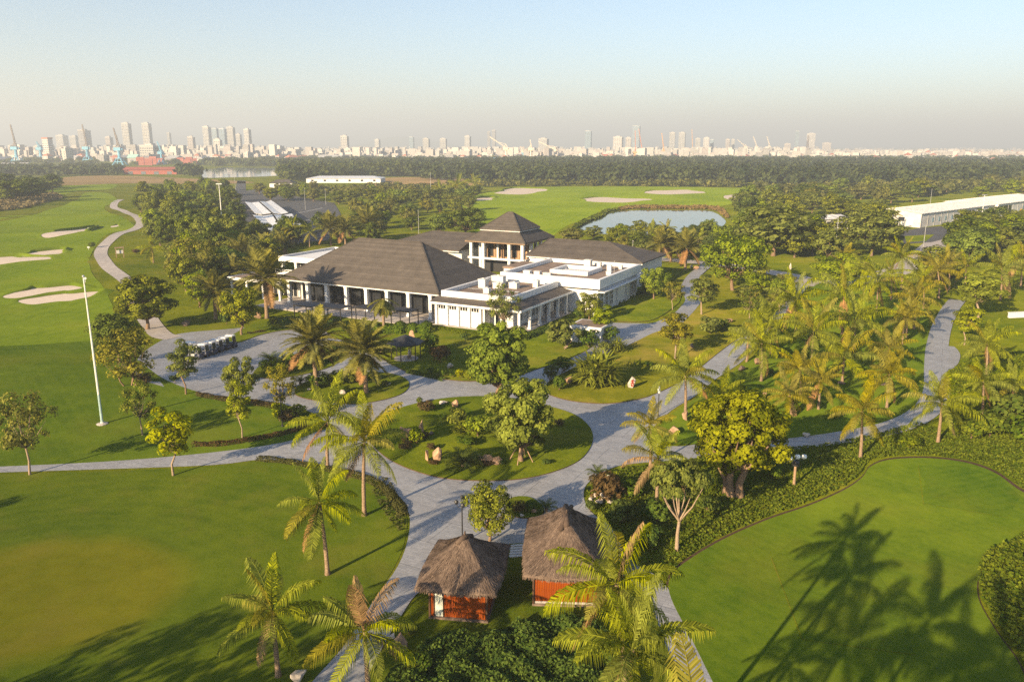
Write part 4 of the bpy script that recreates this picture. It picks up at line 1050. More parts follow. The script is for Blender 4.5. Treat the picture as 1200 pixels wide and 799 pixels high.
factory(A, fa, FL, 19, 5.3, 1.5, 'long white factory shed with a row of small windows beside the access road', [('x', 10 + 6 * k, 1.6, 1.6, 3.2, 'glassblue') for k in range(4)] + [('x', FL * .60, 6, 0, 4.2, 'glass'), ('y', 6, 2.4, 2, 3.6, 'glass'), ('y', 13, 2.4, 2, 3.6, 'glass'), ('y', 16, 1.6, 2, 3.6, 'glass')])
A2 = at(1167, 255); B2 = A2 + (B - A).normalized() * 46
factory(A2 + Vector((1.5, 2, 0)), fa, 60, 22, 5.6, 1.6, 'second white factory shed with a wide dark loading door', [('x', 7, 9, 0, 4.6, 'glass'), ('x', 30, 3, 1.6, 3.4, 'glassblue')])
p = at(1190, 258); eo = empty('excavator', (p.x, p.y, 0), .6, 'yellow excavator parked before the dark loading door', 'excavator')
MB().box(-1.6, 1.6, -1.2, -.6, 0, .8).box(-1.6, 1.6, .6, 1.2, 0, .8).obj('track', M['tyre'], eo); MB().box(-1.5, 1.5, -1.2, 1.2, .85, 2.0).obj('body', M['yellowpaint'], eo)
MB().box(-1.4, -.2, -.2, 1.1, 2.0, 3.1).obj('cab', M['glass'], eo); MB().bar((.8, -.3, 1.9), (3.2, -.3, 4.4), .4).bar((3.2, -.3, 4.4), (5, -.3, 2.6), .3).obj('boom', M['yellowpaint'], eo); MB().box(4.6, 5.4, -.8, .2, 1.7, 2.6).obj('bucket', M['dark'], eo)
p = at(940, 262)
factory(at(958, 270), R(20), 14, 10, 4, 1.0, 'white shed glimpsed between dark trees beyond the road', [('x', 4, 3, 0, 3, 'glass')])
def carport(pxs, label, z=3.4):
    """tilted white canopy of panels on posts; corners in picture order: far, near"""
    c = [at(x, y, z) for x, y in pxs]; o = sum(c, Vector()) / 4
    t = empty('carport', (o.x, o.y, 0), 0, label, 'carport', 'white carports in the car park')
    q = [Vector((v.x - o.x, v.y - o.y, 0)) for v in c]
    n = max(3, int((q[3] - q[0]).length / 7))
    for k in range(n):
        for j in range(2):
            def P(a, s): return (q[0].lerp(q[1], s)).lerp(q[3].lerp(q[2], s), a)
            a0, a1, s0, s1 = k / n + .006, (k + 1) / n - .006, j / 2 + .008, (j + 1) / 2 - .008
            up = lambda s: Vector((0, 0, z + .9 * abs(s - .5)))
            w = [P(a0, s0) + up(s0), P(a0, s1) + up(s1), P(a1, s1) + up(s1), P(a1, s0) + up(s0)]
            b = MB(); b.face(list(reversed(w))); b.face([v - Vector((0, 0, .12)) for v in w])
            for i in range(4): b.face([w[i], w[(i + 1) % 4], w[(i + 1) % 4] - Vector((0, 0, .12)), w[i] - Vector((0, 0, .12))])
            b.obj('roof_panel', M['panelwhite'], t)
        m = P((k + .5) / n, .5); MB().box(m.x - .15, m.x + .15, m.y - .15, m.y + .15, 0, z - .15).obj('post', M['steel'], t)
M['panelwhite'] = m_plain('white_canopy_panel', (.60, .62, .66), .35, .5, .06, .4)
carport([(287, 237.5), (303, 237.5), (318, 251), (298.5, 251)], 'white canopy carport nearest the tree wood, upper row')
carport([(305, 237), (318, 235.8), (338, 250.5), (320.5, 251)], 'white canopy carport in the upper row towards the asphalt')
carport([(296, 253), (319, 252.8), (334, 276), (322, 277)], 'long white canopy carport running down to the round tree')
carport([(321, 252.7), (342, 251.5), (362, 274), (337, 276)], 'white canopy carport mostly hidden behind a round dark tree')
def shed(px0, px1, py, top, depth, label, roofm, rise=.25, name='shed'):
    a, b = at(px0, py), at(px1, py); L = (b - a).length; h = px_height(a, top) * .68
    t = empty(name, (a.x, a.y, 0), math.atan2(b.y - a.y, b.x - a.x), label, 'building')
    box_obj('wall', M['white'], t, 0, L, 0, depth, -.1, h)
    hh = h * (1 + rise); r = MB(); e = [(-.6, -.6, h), (L + .6, -.6, h), (L + .6, depth + .6, h), (-.6, depth + .6, h)]; P, Q = (depth * .3, depth / 2, hh), (L - depth * .3, depth / 2, hh)
    r.face([e[0], e[1], Q, P]); r.face([e[1], e[2], Q]); r.face([e[2], e[3], P, Q]); r.face([e[3], e[0], P]); r.face([(x, y, z - .01) for x, y, z in reversed(e)]); r.obj('roof', M[roofm], t)
    for k in range(max(2, int(L / 9))):
        x = L * (k + .5) / max(2, int(L / 9)); box_obj('window', M['glass'], t, x - 1, x + 1, -.07, -.004, h * .35, h * .75)
    return t
shed(359, 446, 214.5, 207, 26, 'long low shed with a bright white roof beside the far field', 'panelwhite', .5)
shed(316, 343, 220, 212.5, 14, 'white house with a grey brown roof beyond the car park', 'roof', .8, 'house')
M['mint'] = m_plain('mint_roof', (.35, .6, .52), .6, .3, .1, 1)
shed(204, 215, 229, 224, 8, 'small pale hut with a mint green roof among the trees', 'mint', .4)
# ------------------------------------------------------------------ trees that stand out
T = tree_px
T('lace', 35, 556, 458, 80, noun='tree', label='sparse pale tree beside the drive on the flagpole lawn, bare lower trunk', mat='sparse')
T('slim', 203, 557, 474, 54, mat='yellow', var=0, label='compact yellow-green tree with a forked trunk on the near verge of the drive')
T('lace', 167, 510, 446, 50, mat='olive', label='dim thin-crowned tree standing in shade between flagpole and cart plaza')
T('feather', 152, 452, 383, 84, label='many-stemmed feathery tree propped with stakes by the plaza corner')
T('bushy', 140, 425, 366, 66, mat='darkleaf', label='dark dense tree just behind the many-stemmed feathery tree')
T('round', 173, 386, 322, 74, mat='olive', label='broad olive tree at the bend of the cart path')
T('slim', 218, 462, 397, 40, mat='olive', var=1, bark='bark', label='small green tree at the edge of the cart plaza beside the golf carts')
T('bushy', 283, 474, 417, 44, mat='olive', var=1, label='round-headed olive tree on the hedge corner of the plaza')
T('slim', 284, 513, 444, 34, mat='yellow', var=1, label='slim young tree with a white trunk before the round-headed olive tree')
T('lace', 332, 490, 425, 42, mat='sparse', var=2, label='wispy grey-green tree beside a black lamp post and yellow shrubs')
T('bushy', 283, 393, 334, 54, mat='olive', var=2, label='olive tree on the small verge behind the row of golf carts')
T('tall', 583, 462, 373, 82, label='tall bright green tree leafed almost to the ground by the clubhouse lawn')
T('lace', 590, 392, 331, 46, mat='olive', var=1, label='thin open tree before the parapet of the white wing')
t0 = T('round', 611, 541, 444, 92, var=0, mat='yellow', label='round golden-green tree with stakes on the large lawn island')
for a in range(4):
    an = a * math.pi / 2 + .5; MB().bar((1.1 * math.cos(an), 1.1 * math.sin(an), -.05), (.18 * math.cos(an), .18 * math.sin(an), 1.7), .07).obj('stake', M['timber'], t0)
T('bushy', 574, 634, 566, 68, var=0, mat='olive', label='dense olive tree on the paved fork beside the twin-lantern lamp')
T('fran', 661, 409, 374, 46, label='low pale frangipani bush before the small white garage')
T('bushy', 690, 377, 342, 34, mat='olive', var=1, label='leafy olive tree against the porch side of the white wing')
T('feather', 234, 336, 274, 62, mat='sparse', label='tall golden feathery tree at the near edge of the wood by the cart path')
T('slim', 706, 398, 356, 32, mat='fresh', var=0, label='small bright tree beside the garage drive')
T('bushy', 766, 351, 311, 38, mat='fresh', var=1, label='round bright green tree at the corner of the tall white block')
T('lace', 788, 363, 327, 30, mat='sparse', label='thin rust-tinged tree on the lawn before the path bend')
T('slim', 822, 369, 321, 42, mat='olive', var=1, label='upright green tree just beyond the narrow path bend')
T('bushy', 858, 341, 272, 82, mat='fresh', var=2, label='big spreading green tree in front of the pond')
T('lace', 878, 376, 338, 34, mat='darkleaf', label='dark irregular small tree on the dry lawn')
T('slim', 791, 421, 363, 44, mat='sparse', var=0, label='leaning pale-trunked tree on the dry lawn by a boulder')
T('fig', 861, 580, 458, 122, label='massive golden fig tree with a thick fluted trunk')
T('umbrella', 793, 645, 542, 78, label='umbrella-shaped tree with pale bare forking branches')
T('slim', 1146, 374, 314, 56, mat='yellow', var=0, bark='palebark', label='tall yellow-green tree beside the curved garden path')
T('slim', 1130, 404, 354, 36, mat='yellow', var=1, label='shorter yellow tree in front of the tall yellow-green tree')
T('bushy', 985, 337, 297, 84, mat='fresh', var=1, label='wide bright bushy tree between road and palm grove')
T('wood', 906, 300, 240, 100, mat='olive', var=0, label='great olive tree mass beyond the pond')
T('wood', 1021, 300, 247, 70, mat='olive', var=1, label='big round olive tree before the factory wall')
T('wood', 952, 300, 258, 50, mat='olive', var=2, label='middle-sized olive tree with red and white things glimpsed beyond')
T('wood', 303, 287, 256, 36, mat='olive', var=3, label='round dark tree beside the long white carport')
T('wood', 343, 288, 250, 42, mat='darkleaf', var=4, label='tall dark tree between the carport and the clubhouse')
T('bushy', 545, 278, 243, 60, mat='darkleaf', var=0, label='dark spreading tree behind the west wing roof')
T('fran', 447, 415, 398, 26, mat='pale', label='low pale bush between the drooping palm and gazebo')
T('wood', 1096, 335, 288, 66, mat='olive', var=1, label='broad green tree under the tall street pole')
T('wood', 1040, 290, 268, 34, mat='fresh', var=2, label='small green tree at the factory forecourt')
T('wood', 1124, 300, 250, 46, mat='darkleaf', var=3, label='dark tree masking the factory corner')
# ------------------------------------------------------------------ coconut palms
PALM = coconut_px
PALM(427, 604, 427, 517, 100, nf=18, label='tall coconut palm at the edge of the putting lawn beside the paved fork')
PALM(384, 673, 374, 588, 98, nf=15, droopy=2, label='coconut palm with a curved trunk base on the putting lawn')
PALM(326, 792, 319, 716, 116, nf=18, label='coconut palm above a pale boulder at the lower lawn edge')
PALM(432, 815, 427, 740, 128, nf=16, dead_up=3, dead=1, label='coconut palm with brown upright fronds beside the lower path')
PALM(384, 548, 384, 494, 96, nf=15, label='short coconut palm at the brown hedge on the drive junction')
c6 = at(752, 668, 12.3); coconut(Vector((c6.x - .4, c6.y - 1, hz(c6.x, c6.y))), 12.2, 5.2, 18, 61, .8, label='very tall coconut palm whose crown covers the larger hut corner', dead=2, dead_up=1)
c7 = at(738, 752, 11.0); coconut(Vector((c7.x - .3, c7.y - .6, 0)), 10.9, 5.3, 18, 67, .5, label='tall coconut palm with its crown over the lower right path', dead=1)
c8 = at(774, 862, 6.0); coconut(Vector((c8.x, c8.y, 0)), 5.9, 4.0, 15, 71, .2, M['coconut'], dead=0, label='coconut palm cut off by the lower picture edge below the other two')
for i, (x, y, z) in enumerate(((5, 19.5, 12.2), (9, 16.5, 12.0), (3, 13, 12.5), (-2, 14.5, 13.0), (7.5, 11, 13.0))):
    pp = Vector((x, y, 0)); coconut(pp, z, 7, 14, 80 + i, .6, label=None, adj='off-view tall')
PALM(803, 488, 803, 440, 78, nf=16, label='coconut palm rising from a boulder beside the diagonal road')
PALM(762, 548, 762, 498, 58, nf=13, mat=M['coconut_gold'], label='upright golden coconut palm at the mouth of the side path')
PALM(769, 600, 771, 537, 84, nf=15, dead=5, label='coconut palm with hanging orange dead fronds by the dark bed')
PALM(846, 484, 847, 460, 62, nf=14, label='low coconut palm above the golden fig tree')
GROVE = [(892, 447, 893, 402, 76, 0), (903, 415, 900, 378, 68, 0), (932, 392, 931, 352, 74, 0), (951, 425, 953, 388, 84, 0), (987, 392, 989, 347, 80, 0), (1000, 410, 1002, 376, 88, 0), (987, 447, 989, 418, 78, 0),
         (938, 462, 937, 434, 64, 1), (959, 480, 961, 446, 62, 1), (927, 486, 925, 463, 60, 1), (1041, 434, 1042, 408, 64, 1), (1039, 478, 1042, 438, 66, 1), (1008, 537, 1010, 482, 80, 1), (1057, 404, 1060, 372, 50, 1),
         (1027, 366, 1028, 330, 56, 0), (1056, 340, 1057, 300, 50, 0), (1100, 350, 1099, 318, 54, 1), (1082, 362, 1081, 330, 46, 0), (1071, 386, 1073, 350, 60, 1), (1062, 396, 1063, 368, 44, 1), (1172, 352, 1174, 314, 62, 0),
         (1012, 352, 1012, 316, 44, 0), (990, 332, 990, 302, 38, 1), (1155, 444, 1157, 402, 66, 0), (1150, 494, 1152, 447, 66, 0), (1099, 518, 1104, 472, 86, 0), (1196, 336, 1197, 303, 50, 0), (1112, 340, 1111, 308, 40, 1), (1044, 352, 1044, 322, 42, 0), (1185, 482, 1187, 452, 60, 0), (1130, 342, 1132, 312, 42, 0), (875, 424, 877, 396, 52, 0)]
for x, y, cx, cyy, w, gold in GROVE:
    PALM(x, y, cx, cyy, w * .90, nf=18, mat=M['coconut_gold'] if gold else None, adj='golden' if gold else 'green')
for x, y, cx, cyy, w in ((180, 308, 178, 290, 34), (310, 306, 309, 290, 34), (342, 290, 343, 268, 28), (363, 290, 363, 272, 24), (556, 226, 556, 214, 22), (818, 300, 818, 280, 26), (536, 232, 536, 218, 26), (516, 234, 516, 222, 20), (764, 290, 764, 270, 24), (781, 291, 781, 268, 24), (1045, 270, 1045, 253, 22)):
    PALM(x, y, cx, cyy, w, nf=12, dead=0, adj='small distant')
# ------------------------------------------------------------------ date palms
date_px(371, 457, 371, 401, 58, nf=60, label='feathery date palm standing at the tip of the shrub bed by the plaza')
date_px(429, 461, 429, 413, 60, nf=60, label='feathery date palm on the small lawn island beside a standing stone')
date_px(450, 389, 450, 350, 30, nf=40, drooped=True, mat=M['sparse'], label='palm with a drooping tied crown before the hall columns')
date_px(313, 373, 312, 327, 54, nf=44, label='tall date palm at the end of the flat canopy')
date_px(253, 374, 252, 341, 42, nf=36, label='date palm beside the olive tree on the cart path lawn')
for x, y, cx, cyy, w in ((803, 316, 803, 291, 38), (772, 309, 772, 286, 30), (786, 307, 786, 287, 26), (388, 288, 388, 268, 32), (432, 284, 432, 264, 36), (405, 288, 406, 270, 28), (285, 318, 285, 298, 36), (313, 312, 313, 294, 34), (331, 304, 331, 288, 28), (275, 336, 274, 318, 32), (300, 325, 300, 308, 30), (240, 330, 240, 314, 26)):
    date_px(x, y, cx, cyy, w, nf=30, adj='distant' if y < 320 else 'bushy')
# ------------------------------------------------------------------ woods made of single trees
def scatter(poly, n, kinds, hr, wr, group, adj, mind, seed, name='broadleaf_tree', noun='tree'):
    g = random.Random(seed); P = np.array([(p.x, p.y) for p in (at(a, b) for a, b in poly)]); lo, hi = P.min(0), P.max(0); got = []
    k = 0
    while len(got) < n and k < 6000:
        k += 1; q = np.array([g.uniform(lo[0], hi[0]), g.uniform(lo[1], hi[1])])
        # nearer trees are chosen as often per picture area as distant ones
        if not inside(q[None], P)[0] or g.random() > (lo[1] / q[1]) ** 1.2 or any((q[0] - a) ** 2 + (q[1] - b) ** 2 < mind ** 2 for a, b in got): continue
        got.append(tuple(q)); key, mat, ad = g.choice(kinds); h = g.uniform(*hr); w = g.uniform(*wr)
        plant_tree(key, Vector((q[0], q[1], hz(*q))), h, w, mat, 'forest_tree' if key == 'woodtall' else name, None, noun, ad, group)
OL = [('wood', 'olive', 'olive'), ('wood', 'olive', 'olive'), ('wood', 'darkleaf', 'dark'), ('woodtall', 'olive', 'tall olive'), ('wood', 'fresh', 'bright green'), ('woodtall', 'darkleaf', 'tall dark')]
BR = OL + [('wood', 'sparse', 'yellowish'), ('wood', 'fresh', 'bright green'), ('wood', 'sparse', 'yellowish')]
scatter([(158, 252), (165, 238), (200, 226), (262, 222), (272, 240), (286, 285), (270, 308), (238, 340), (208, 332), (190, 300), (172, 268)], 70, OL, (7, 11.5), (7, 11), 'wood between cart path and car park', '', 5.5, 1)
scatter([(205, 335), (215, 300), (262, 296), (330, 290), (322, 315), (268, 330), (262, 350), (235, 362)], 34, BR, (5, 8.5), (5, 8.5), 'trees by the far end of the hall', '', 5, 2)
scatter([(360, 282), (400, 258), (410, 240), (470, 235), (560, 240), (560, 262), (545, 280), (470, 280), (430, 288)], 46, BR, (5, 9), (6, 9.5), 'trees behind the hall', '', 4.8, 3)
scatter([(300, 226), (345, 222), (400, 228), (545, 222), (560, 232), (540, 240), (400, 240), (310, 236)], 40, BR, (5, 9), (7, 11), 'trees round the car park', '', 9, 4)
scatter([(660, 288), (690, 280), (760, 279), (850, 277), (872, 282), (880, 312), (845, 306), (770, 300), (735, 300), (700, 285)], 36, BR, (4, 7.5), (5, 8.5), 'trees along the pond shore', '', 4.5, 5)
scatter([(862, 262), (900, 252), (1000, 248), (1024, 250), (1060, 280), (1045, 300), (985, 310), (925, 306), (880, 296)], 22, OL, (8, 11), (9, 13), 'dark trees beyond the pond', '', 8, 6)
scatter([(905, 235), (960, 225), (1080, 226), (1210, 220), (1210, 232), (1080, 236), (1022, 244), (930, 250), (868, 254), (860, 246)], 40, BR, (7, 12), (9, 14), 'bright wood behind the factories', '', 13, 7)
scatter([(1120, 282), (1150, 272), (1215, 268), (1215, 312), (1170, 310), (1110, 318), (1098, 300)], 20, OL, (7, 10), (9, 13), 'trees beside the access road', '', 7, 8)
scatter([(-20, 242), (-20, 222), (40, 216), (72, 218), (70, 230), (30, 238)], 14, [('wood', 'darkleaf', 'dark'), ('woodtall', 'darkleaf', 'tall dark')], (9, 14), (13, 20), 'dark trees beyond the fairway', '', 13, 9)
scatter([(845, 350), (880, 338), (930, 338), (948, 350), (920, 372), (880, 372), (850, 362)], 7, [('bushy', 'fresh', 'bright bushy'), ('lace', 'sparse', 'thin'), ('slim', 'olive', 'slender')], (4, 6.5), (4, 6.5), 'garden trees by the back road', '', 5, 10)
for i, (x, y, h, w) in enumerate(((-53, 14, 13, 11), (-41, 19, 13, 9), (-32, 21, 13, 9), (-25.5, 22.5, 12, 8), (-78, 70, 10, 10), (-88, 80, 11, 9), (-70, 60, 9, 9), (-60, 44, 9, 7))):
    plant_tree('lace' if y < 23 else 'wood', Vector((x, y, hz(x, y))), h, w, 'olive', 'broadleaf_tree', None, 'tree', 'shade-casting')
# ------------------------------------------------------------------ shrubs, hedges, beds
def hedge(px, wid, hgt, mat, seed, label, dens=300, leaf=.09): return leafy('hedge', smooth3(px), wid, hgt, mat, seed, dens, leaf, label)
def smooth3(px): return [Vector((a, b, 0)) for a, b in smooth_poly(pxl(px), 4, closed=False)]
hedge([(302, 538), (340, 542), (378, 549), (415, 557), (446, 569), (466, 590), (474, 606)], 1.0, .4, 'mixhedge', 1, 'brownish green low hedge following the putting lawn edge to the fork')
hedge([(226, 522), (262, 521), (300, 515), (335, 508), (360, 500)], 1.0, .45, 'brownhedge', 2, 'reddish brown hedge along the drive below the plaza')
hedge([(231, 463), (262, 469), (300, 474), (330, 479)], .9, .55, 'brownhedge', 3, 'dark brown hedge along the lower plaza edge')
hedge([(290, 392), (310, 389)], .9, .4, 'brownhedge', 4, 'short reddish hedge on the verge behind the carts')
hedge([(322, 384), (340, 381), (365, 382), (392, 384)], 4.2, 1.7, 'hedge', 5, 'thick green hedge below the first pergolas', 110, .2)
hedge([(405, 392), (440, 389), (480, 388), (505, 388)], 5.0, 1.4, 'hedge', 6, 'deep green hedge bed below the hall columns', 90, .2)
hedge([(500, 384), (540, 391), (580, 398), (606, 402)], 1.8, .7, 'cover', 7, 'light green hedge at the foot of the white wing')
hedge([(612, 399), (640, 388), (668, 378)], 1.8, .7, 'hedge', 8, 'dark hedge along the shaded porch side of the wing', 110, .2)
hedge([(716, 358), (740, 347), (762, 340)], 2.0, .9, 'hedge', 9, 'dark hedge along the side wall of the tall block', 110, .2)
hedge([(478, 436), (500, 441), (522, 446)], 1.2, .4, 'hedge', 10, 'low green hedge along the lawn edge below the gazebo')
hedge([(395, 408), (385, 420), (370, 432)], 1.6, .8, 'hedge', 11, 'leafy hedge along the bed beside the date palm', 110, .18)
hedge([(700, 356), (760, 350), (800, 318)], .2, .2, 'hedge', 12, 'thin planting line along the lawn behind the block', 60)
SH = [('shrub', 505, 440, 9, 9, 'hedge'), ('shrub', 513, 441, 9, 9, 'hedge'), ('shrub', 521, 442, 9, 9, 'hedge'), ('shrub', 530, 443, 9, 9, 'hedge'), ('shrub', 539, 444, 12, 12, 'yellow'), ('shrub', 549, 446, 12, 12, 'yellow'), ('shrub', 559, 446, 12, 12, 'yellow'),
      ('shrub', 516, 425, 20, 26, 'brownhedge'), ('shrub', 503, 413, 22, 26, 'hedge'), ('shrub', 545, 400, 10, 14, 'hedge'), ('shrub', 560, 512, 26, 36, 'fresh'), ('shrub', 536, 500, 22, 26, 'pale'), ('shrub', 500, 483, 13, 24, 'brownhedge'), ('shrub', 492, 474, 8, 10, 'darkleaf'), ('shrub', 488, 521, 20, 20, 'fresh'),
      ('shrub', 546, 507, 12, 40, 'olive'), ('shrub', 475, 527, 7, 18, 'brownhedge'), ('shrub', 505, 528, 8, 14, 'brownhedge'),
      ('shrub', 318, 441, 20, 30, 'cover'), ('shrub', 342, 434, 22, 26, 'hedge'), ('shrub', 360, 428, 16, 24, 'hedge'), ('shrub', 372, 455, 18, 28, 'hedge'), ('shrub', 395, 452, 16, 26, 'darkleaf'), ('shrub', 412, 450, 16, 22, 'olive'), ('shrub', 452, 452, 6, 12, 'pale'),
      ('shrub', 338, 497, 16, 24, 'brownhedge'), ('shrub', 328, 494, 22, 20, 'yellow'), ('shrub', 350, 488, 14, 22, 'yellow'),
      ('shrub', 659, 437, 18, 30, 'hedge'), ('shrub', 655, 458, 16, 18, 'hedge'), ('shrub', 645, 448, 20, 20, 'darkleaf'), ('shrub', 690, 408, 22, 30, 'hedge'), ('shrub', 712, 401, 18, 28, 'hedge'), ('shrub', 708, 415, 14, 20, 'pale'),
      ('shrub', 700, 372, 14, 16, 'darkleaf'), ('shrub', 680, 376, 16, 18, 'hedge'), ('shrub', 728, 350, 14, 20, 'darkleaf'), ('shrub', 760, 345, 16, 26, 'hedge'), ('shrub', 778, 332, 12, 24, 'hedge'),
      ('shrub', 832, 392, 20, 30, 'olive'), ('shrub', 848, 388, 14, 20, 'hedge'), ('shrub', 905, 392, 16, 24, 'olive'), ('shrub', 890, 384, 14, 20, 'darkleaf'),
      ('shrub', 692, 600, 14, 14, 'darkleaf'), ('shrub', 712, 590, 34, 44, 'brownhedge'), ('shrub', 728, 612, 26, 36, 'darkleaf'), ('shrub', 700, 575, 20, 24, 'brownhedge'), ('shrub', 738, 585, 24, 34, 'hedge'), ('shrub', 608, 602, 14, 20, 'brownhedge'), ('shrub', 622, 600, 12, 16, 'hedge'),
      ('shrub', 478, 521, 8, 16, 'brownhedge'), ('shrub', 508, 545, 5, 14, 'brownhedge'), ('shrub', 497, 515, 9, 14, 'brownhedge'), ('shrub', 572, 545, 5, 20, 'brownhedge'), ('shrub', 588, 545, 5, 12, 'hedge'), ('shrub', 590, 508, 20, 28, 'hedge'), ('shrub', 546, 522, 10, 30, 'hedge'), ('shrub', 600, 520, 10, 22, 'hedge'), ('shrub', 585, 500, 14, 20, 'darkleaf'), ('shrub', 655, 500, 8, 14, 'brownhedge'), ('shrub', 520, 492, 8, 12, 'hedge'), ('shrub', 640, 545, 6, 12, 'hedge'), ('shrub', 405, 460, 8, 14, 'hedge'), ('shrub', 438, 446, 8, 14, 'olive'), ('shrub', 800, 430, 8, 16, 'olive'), ('shrub', 760, 430, 6, 12, 'hedge'), ('shrub', 900, 440, 8, 16, 'hedge'), ('shrub', 915, 420, 10, 18, 'cover'), ('shrub', 950, 400, 10, 18, 'hedge'), ('shrub', 1015, 450, 9, 18, 'hedge'), ('shrub', 975, 490, 9, 20, 'cover'), ('shrub', 1000, 420, 10, 18, 'darkleaf'), ('shrub', 870, 460, 8, 16, 'hedge'), ('shrub', 1160, 512, 28, 50, 'cover'), ('shrub', 1185, 500, 40, 60, 'cover'), ('shrub', 1138, 514, 22, 36, 'cover'), ('shrub', 1200, 520, 34, 50, 'hedge'), ('shrub', 1176, 470, 20, 34, 'hedge'), ('shrub', 1065, 525, 14, 26, 'cover'),
      ('shrub', 790, 590, 22, 36, 'hedge'), ('shrub', 770, 612, 26, 40, 'hedge'), ('shrub', 830, 600, 18, 34, 'cover'), ('shrub', 760, 640, 24, 36, 'hedge'), ('shrub', 905, 560, 16, 28, 'hedge'),
      ('shrub', 490, 790, 24, 36, 'hedge'), ('shrub', 480, 745, 16, 22, 'hedge'), ('shrub', 668, 742, 20, 30, 'hedge'),
      ('shrub', 170, 450, 12, 24, 'brownhedge'), ('shrub', 205, 448, 8, 14, 'hedge'), ('shrub', 232, 300, 10, 20, 'cover'), ('shrub', 160, 298, 6, 10, 'brownhedge'), ('shrub', 108, 291, 7, 9, 'darkleaf'), ('shrub', 265, 380, 12, 16, 'hedge')]
for key, x, y, hp, wp, mt in SH:
    p = at(x, y); s = scale_at(p); p.z += .1
    plant_tree(key, p, hp * s * 1.05, wp * s, mt, 'shrub', None, 'shrub', {'brownhedge': 'brown-leaved', 'yellow': 'golden', 'pale': 'pale', 'darkleaf': 'dark', 'fresh': 'bright green', 'cover': 'light green', 'mixhedge': 'mixed', 'olive': 'olive', 'hedge': 'green'}[mt], None, cat='shrub')
for x, y, s, n, tr in ((543, 547, 1.8, 26, .3), (318, 437, 1.5, 18, 1.7), (330, 440, 1.0, 14, .6), (352, 452, 1.1, 16, .4), (386, 448, 1.0, 16, .5), (420, 448, .9, 14, .3), (700, 560, 1.0, 14, .3), (640, 600, .9, 14, .3)):
    p = at(x, y); p.z += .1; cycad(p, s, n, int(x), tr / s)
p = at(699, 452); p.z += .12; rosette('pandanus', p, 4.6, 6.2, 420, 3, 'coconut', 'great mound of arching pandanus leaves on the dry lawn')
p = at(724, 413); p.z += .12; rosette('pandanus', p, 2.4, 3.2, 160, 4, 'pale', 'smaller mound of strap leaves above the great pandanus mound')
p = at(668, 449); p.z += .1; rosette('agave', p, 1.0, 1.3, 60, 5, 'hedge', 'spiky agave beside the squarish rock at the lawn tip')
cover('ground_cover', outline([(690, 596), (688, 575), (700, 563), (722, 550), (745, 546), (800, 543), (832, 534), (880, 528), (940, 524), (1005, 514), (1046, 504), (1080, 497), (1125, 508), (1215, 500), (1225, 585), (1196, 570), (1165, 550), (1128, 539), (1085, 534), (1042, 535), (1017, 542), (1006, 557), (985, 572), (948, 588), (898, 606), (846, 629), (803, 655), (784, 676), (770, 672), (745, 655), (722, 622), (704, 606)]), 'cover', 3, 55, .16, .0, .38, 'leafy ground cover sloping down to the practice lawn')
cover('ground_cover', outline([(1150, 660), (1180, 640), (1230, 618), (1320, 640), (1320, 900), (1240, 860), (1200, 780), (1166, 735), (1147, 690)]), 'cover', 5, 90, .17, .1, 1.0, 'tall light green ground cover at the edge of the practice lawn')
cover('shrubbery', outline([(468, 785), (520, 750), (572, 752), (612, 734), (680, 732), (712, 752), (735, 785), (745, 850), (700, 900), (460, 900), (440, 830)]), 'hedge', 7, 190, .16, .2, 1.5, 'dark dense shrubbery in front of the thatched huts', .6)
cover('ground_cover', outline([(452, 560), (470, 585), (476, 605), (470, 625), (450, 600), (436, 575)]), 'mixhedge', 8, 40, .12, .0, .25, 'patchy brown ground cover on the point of the putting lawn')
cover('reeds', outline([(728, 246.8), (745, 245.2), (792, 245.4), (834, 246.2), (851, 256), (852, 252), (840, 243.5), (795, 242.5), (742, 242.5), (726, 244.5)]), 'reed', 9, 7, .7, .1, 1.3, 'brown reeds along the far pond bank')
cover('ground_cover', outline([(676, 268), (690, 260), (705, 255), (714, 249), (727, 246.5), (724, 244.8), (708, 248), (696, 254), (682, 260), (672, 266)]), 'darkleaf', 12, 7, .7, .1, 1.2, 'leafy bank on the near end of the pond, shade in its dark leaves')  # dark leaf colour paints the shadow on this steep bank
cover('ground_cover', outline([(1108, 440), (1150, 420), (1215, 415), (1230, 500), (1160, 512), (1118, 500)]), 'cover', 13, 26, .2, .0, .45, 'loose green planting between the path and the picture edge')
cover('reeds', outline([(-60, 250), (20, 246), (60, 236), (72, 230), (40, 228), (-60, 236)]), 'reed', 10, 1.2, 1.1, .2, 1.8, 'rough brown reeds in the basin beyond the fairway')
